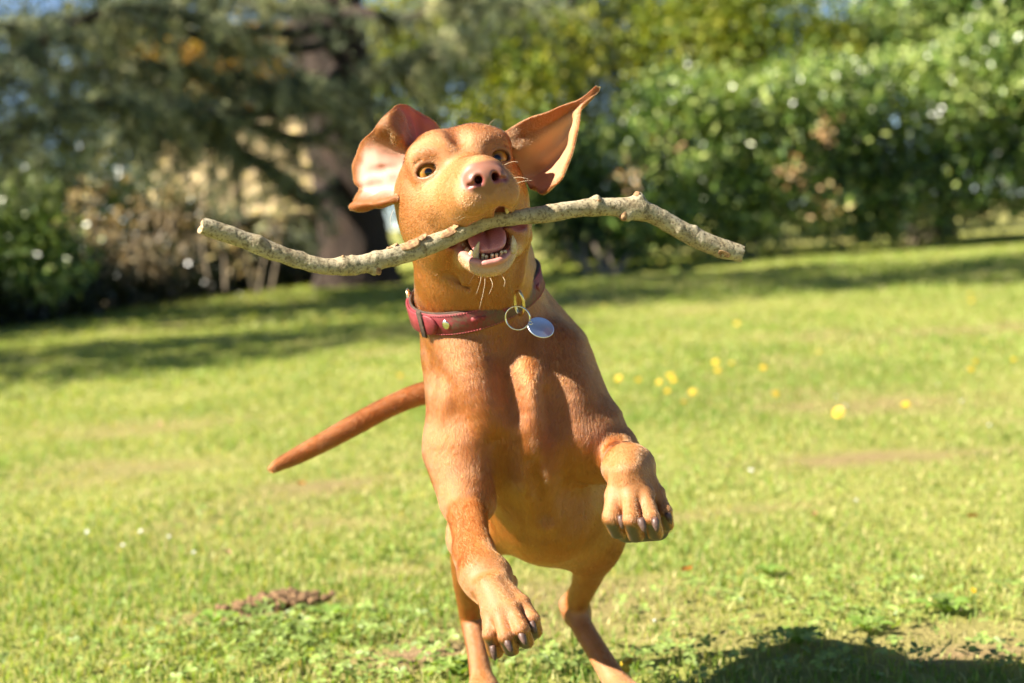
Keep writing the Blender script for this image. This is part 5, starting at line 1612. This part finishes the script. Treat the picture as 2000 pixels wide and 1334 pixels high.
# ------------------------------------------------------------------ flowers, weeds, fallen leaves
m = NM('yellow petal'); m.set(Base_Color=(.62, .42, .02, 1), Roughness=.6); M_yel = m.m
m = NM('white petal'); m.set(Base_Color=(.6, .6, .54, 1), Roughness=.6); M_whi = m.m
m = NM('flower stalk'); m.set(Base_Color=(.14, .20, .04, 1), Roughness=.6); M_stalk = m.m
fr = np.random.default_rng(3)
def petal_head(n, rings, R, cup, r):
    parts = []
    for k in range(rings):
        f = 1 - k / rings * .75; m_ = max(5, int(n * (.5 + .5 * f)))
        for a in np.arange(m_) / m_ * 2 * np.pi + r.uniform(0, 1):
            d = np.array([math.cos(a), math.sin(a), 0]); s = np.array([-d[1], d[0], 0]); z = cup * (1 - f) + .0004 * k
            L_ = R * f * r.uniform(.85, 1.1); w = R * .16
            V = np.array([[0, 0, z], d * L_ * .5 + s * w + [0, 0, z + .0012], d * L_ + [0, 0, z + R * .12], d * L_ * .5 - s * w + [0, 0, z + .0012]])
            parts.append((V, np.array([[0, 1, 2, 3]])))
    return join_geo(parts)
yel_mes, whi_mes = [], []
for k in range(3):
    V, F = petal_head(22, 4, .016, .008, fr); me = np_mesh('yellow_flower_head', V, F, smooth=False); me.materials.append(M_yel); yel_mes.append(me)
    V, F = petal_head(14, 2, .012, .003, fr); me = np_mesh('white_flower_head', V, F, smooth=False); me.materials.append(M_whi); whi_mes.append(me)
def flower(px, py, size, kind, h=.05, label=None):
    g = ground_at(px, py, h * .9)
    root = empty('dandelion' if kind == 'y' else 'daisy', (g[0], g[1], 0))
    if kind == 'y': tag(root, 'small yellow dandelion-like flower in the lawn', 'flower', 'yellow flowers in the lawn')
    else: tag(root, 'small white flower in the lawn', 'flower', 'white flowers in the lawn')
    if label: root['label'] = label
    b = np.array([g[0], g[1], -.01])
    t = np.array([g[0], g[1], h]) 
    V, F = limb([b, b * .5 + t * .5 + np.array([.003, .002, 0]), t], .0016, .0012, 4, 6)
    obj('stalk', np_mesh('stalk', V, F), M_stalk, root)
    o = bpy.data.objects.new('flower_head', (yel_mes if kind == 'y' else whi_mes)[fr.integers(0, 3)])
    COL.objects.link(o); o.parent = root; o.location = (0, 0, h)
    o.rotation_euler = (math.radians(fr.uniform(20, 55)), fr.uniform(-.3, .3), fr.uniform(-.6, .6)); o.scale = (size,) * 3
for px, py, s in [(1310, 737, 1.15), (1316, 747, .8), (1398, 710, 1.0), (1402, 727, .9), (1430, 712, .6), (1491, 721, 1.0), (1209, 742, .95), (1247, 745, .9), (1288, 749, .8), (1353, 768, .9), (1335, 790, .9), (1304, 767, .75),
                  (1515, 772, .9), (1638, 808, 1.3), (1770, 795, .95), (1923, 670, .9), (1905, 708, .75), (1897, 725, .9), (1895, 576, .9), (1898, 590, .9), (1440, 634, .9), (783, 737, .9), (1180, 600, .8), (1902, 1160, .42), (1226, 1300, .75), (1222, 1312, .5), (1600, 690, .6), (1980, 705, .7)]:
    flower(px, py, s, 'y', fr.uniform(.04, .07), {(1638, 808): 'largest open yellow flower in the lawn, a small white one beside it', (783, 737): 'lone yellow flower in the grass above the dog\'s tail', (1226, 1300): 'yellow flower touching the dog\'s hind foot, larger of a pair',
        (1222, 1312): 'tiny yellow flower by the dog\'s hind foot, smaller of a pair', (1902, 1160): 'tiny orange-yellow flower near the bare soil and ground shadow'}.get((px, py)))
for px, py, s in [(1466, 921, 1.2), (1832, 752, 1.1), (1652, 794, 1.0), (170, 1042, 1.0), (275, 1040, .9), (240, 1068, .9), (378, 1082, .8), (1278, 1215, .5), (1632, 776, .9), (1878, 785, .7), (330, 1050, .7), (1672, 980, .6), (1932, 832, .8), (605, 1235, .6)]:
    flower(px, py, s * .45, 'w', fr.uniform(.025, .04))
# broad-leaved weeds and clover
cv_ = np.random.default_rng(8)
CL = []
for px, py, rx, ry, n in [(520, 1290, .30, .10, 240), (400, 1265, .2, .08, 120), (700, 1240, .20, .06, 120), (820, 1320, .22, .07, 170), (500, 1240, .15, .05, 110), (1480, 1180, .25, .10, 130), (1600, 1230, .25, .08, 130), (1380, 1300, .3, .06, 170), (1000, 1320, .3, .06, 130), (250, 1040, .3, .1, 90), (860, 1090, .25, .08, 80), (1800, 1190, .3, .1, 110), (1750, 1320, .35, .05, 150), (150, 1290, .3, .1, 80)]:
    g = ground_at(px, py); CL.append(np.stack([cv_.normal(g[0], rx * .6, n), cv_.normal(g[1], ry * .8, n)], 1))
CL = np.concatenate(CL); CL = CL[(CL[:, 1] > 1.2) & (cv_.random(len(CL)) < .42)]; n = len(CL)
hgt = cv_.uniform(.015, .042, n); cen = np.stack([CL[:, 0], CL[:, 1], hgt], 1)
tilt = np.stack([cv_.normal(0, .35, n), cv_.normal(-.1, .35, n), np.ones(n)], 1); tilt /= np.linalg.norm(tilt, axis=1)[:, None]
V_, C_ = [], []
for k in range(3):
    a = cv_.uniform(0, 6.28, n) * 0 + k * 2.094 + np.linspace(0, 50, n)
    d = np.stack([np.cos(a), np.sin(a), np.zeros(n)], 1); d -= tilt * (d * tilt).sum(1)[:, None]; d /= np.linalg.norm(d, axis=1)[:, None]
    s = np.cross(tilt, d); Ls = cv_.uniform(.007, .015, n)[:, None]
    V_.append(np.stack([cen, cen + d * Ls * .45 + s * Ls * .42 + tilt * Ls * .1, cen + d * Ls * .9 + s * Ls * .30 + tilt * Ls * .1, cen + d * Ls, cen + d * Ls * .9 - s * Ls * .30 + tilt * Ls * .1, cen + d * Ls * .45 - s * Ls * .42 + tilt * Ls * .1], 1).reshape(-1, 3))
    C_.append(np.array([.18, .25, .055]) * cv_.uniform(.7, 1.5, n)[:, None] + np.array([.02, .02, .015]))
V = np.concatenate(V_); k = len(V) // 6
me = np_mesh('clover', V, [np.arange(k)[:, None] * 6 + np.array([[0, 1, 2, 3]]), np.arange(k)[:, None] * 6 + np.array([[0, 3, 4, 5]])], smooth=False)
set_attr(me, 'tint', np.repeat(np.concatenate([np.concatenate(C_), np.ones((k, 1))], 1), 6, 0), typ='FLOAT_COLOR')
o = obj('clover', me, M_softleaf); tag(o, 'patches of clover and small weeds in the near lawn', 'clover', kind='stuff')
# rosettes of plantain
for px, py, s in [(1850, 1205, 1.0), (640, 1215, .8), (1560, 1265, .9), (420, 1225, .8), (900, 1325, .8), (1500, 1130, .7), (1690, 1240, .8)]:
    g = ground_at(px, py); root = empty('plantain_weed', (g[0], g[1], 0)); tag(root, 'broad-leaved plantain rosette growing in the near lawn', 'weed', 'plantain rosettes in the lawn')
    for j in range(7):
        a = j * .9 + fr.uniform(0, .5); L_ = fr.uniform(.035, .06) * s; d = np.array([math.cos(a), math.sin(a), 0]); sd = np.array([-d[1], d[0], 0])
        t = np.linspace(0, 1, 7); w = np.interp(t, [0, .25, .6, 1], [.002, .006, .013, .001]) * s
        mid = np.array([g[0], g[1], .004]) + d * (t * L_)[:, None] + np.array([0, 0, 1]) * (np.sin(t * 2.2) * .022 * s)[:, None]
        V = np.concatenate([mid - sd * w[:, None] + [0, 0, .003], mid, mid + sd * w[:, None] + [0, 0, .003]])
        i_ = np.arange(6); F = np.concatenate([np.stack([i_, i_ + 1, i_ + 8, i_ + 7], 1), np.stack([i_ + 7, i_ + 8, i_ + 15, i_ + 14], 1)])
        me = np_mesh('leaf', V, F); set_attr(me, 'tint', np.tile([.17, .27, .05, 1], (21, 1)) * fr.uniform(.8, 1.3), typ='FLOAT_COLOR')
        obj('leaf', me, M_softleaf, root)
# fallen leaves
for k, (px, py) in enumerate([(595, 945), (450, 1085), (1165, 985), (1330, 1115), (60, 830), (1590, 1010), (1890, 1010), (320, 830)]):
    g = ground_at(px, py, .03); L_ = fr.uniform(.018, .03); a = fr.uniform(0, 6.28); d = np.array([math.cos(a), math.sin(a), .15]); sd = np.array([-d[1], d[0], fr.normal(0, .3)])
    t = np.linspace(0, 1, 6); w = np.interp(t, [0, .3, .7, 1], [.001, .011, .010, .0005]) * (L_ / .04)
    mid = np.array([g[0], g[1], .030]) + d * (t * L_)[:, None]
    V = np.concatenate([mid - sd * w[:, None] + [0, 0, .006], mid, mid + sd * w[:, None] + [0, 0, .005]])
    i_ = np.arange(5); F = np.concatenate([np.stack([i_, i_ + 1, i_ + 7, i_ + 6], 1), np.stack([i_ + 6, i_ + 7, i_ + 13, i_ + 12], 1)])
    me = np_mesh('fallen_leaf', V, F); c_ = np.array([[.50, .20, .06], [.42, .28, .16], [.36, .22, .10]][k % 3])
    set_attr(me, 'tint', np.tile([*c_, 1], (18, 1)), typ='FLOAT_COLOR')
    o = obj('fallen_leaf', me, M_dry); tag(o, 'small curled brown fallen leaf lying on the grass', 'leaf', 'fallen leaves on the lawn')
# scraped-up soil
g = ground_at(545, 1183); sr2 = np.random.default_rng(4)
SO = empty('soil_heap', (g[0], g[1], 0)); tag(SO, 'small heap of scraped brown soil on the lawn', 'soil')
m = NM('crumbly soil'); n = m.noise(90, 5, m.coord('Object'))
m.link(m.ramp(n.outputs[0], [(.3, (.10, .055, .025)), (.7, (.26, .155, .075))]), m.b.inputs['Base Color']); m.set(Roughness=1.0); m.bump(n.outputs[0], .9, .01); M_soil = m.m
SVp, SQp = uv_sphere(10, 7)
for k in range(120):
    x = sr2.normal(0, .042); y = x * .25 + sr2.normal(0, .018); s_ = sr2.uniform(.003, .0085)
    V = SVp * s_ * np.array([1.2, 1, .8]); V = V + SVp * vnoise(SVp * 2.5 + k * 3, k)[:, None] * s_ * .6 + np.array([g[0] + x, g[1] + y, .008 + .012 * math.exp(-(x / .04) ** 2) * sr2.random()])
    obj('clod', np_mesh('clod', V, SQp), M_soil, SO)
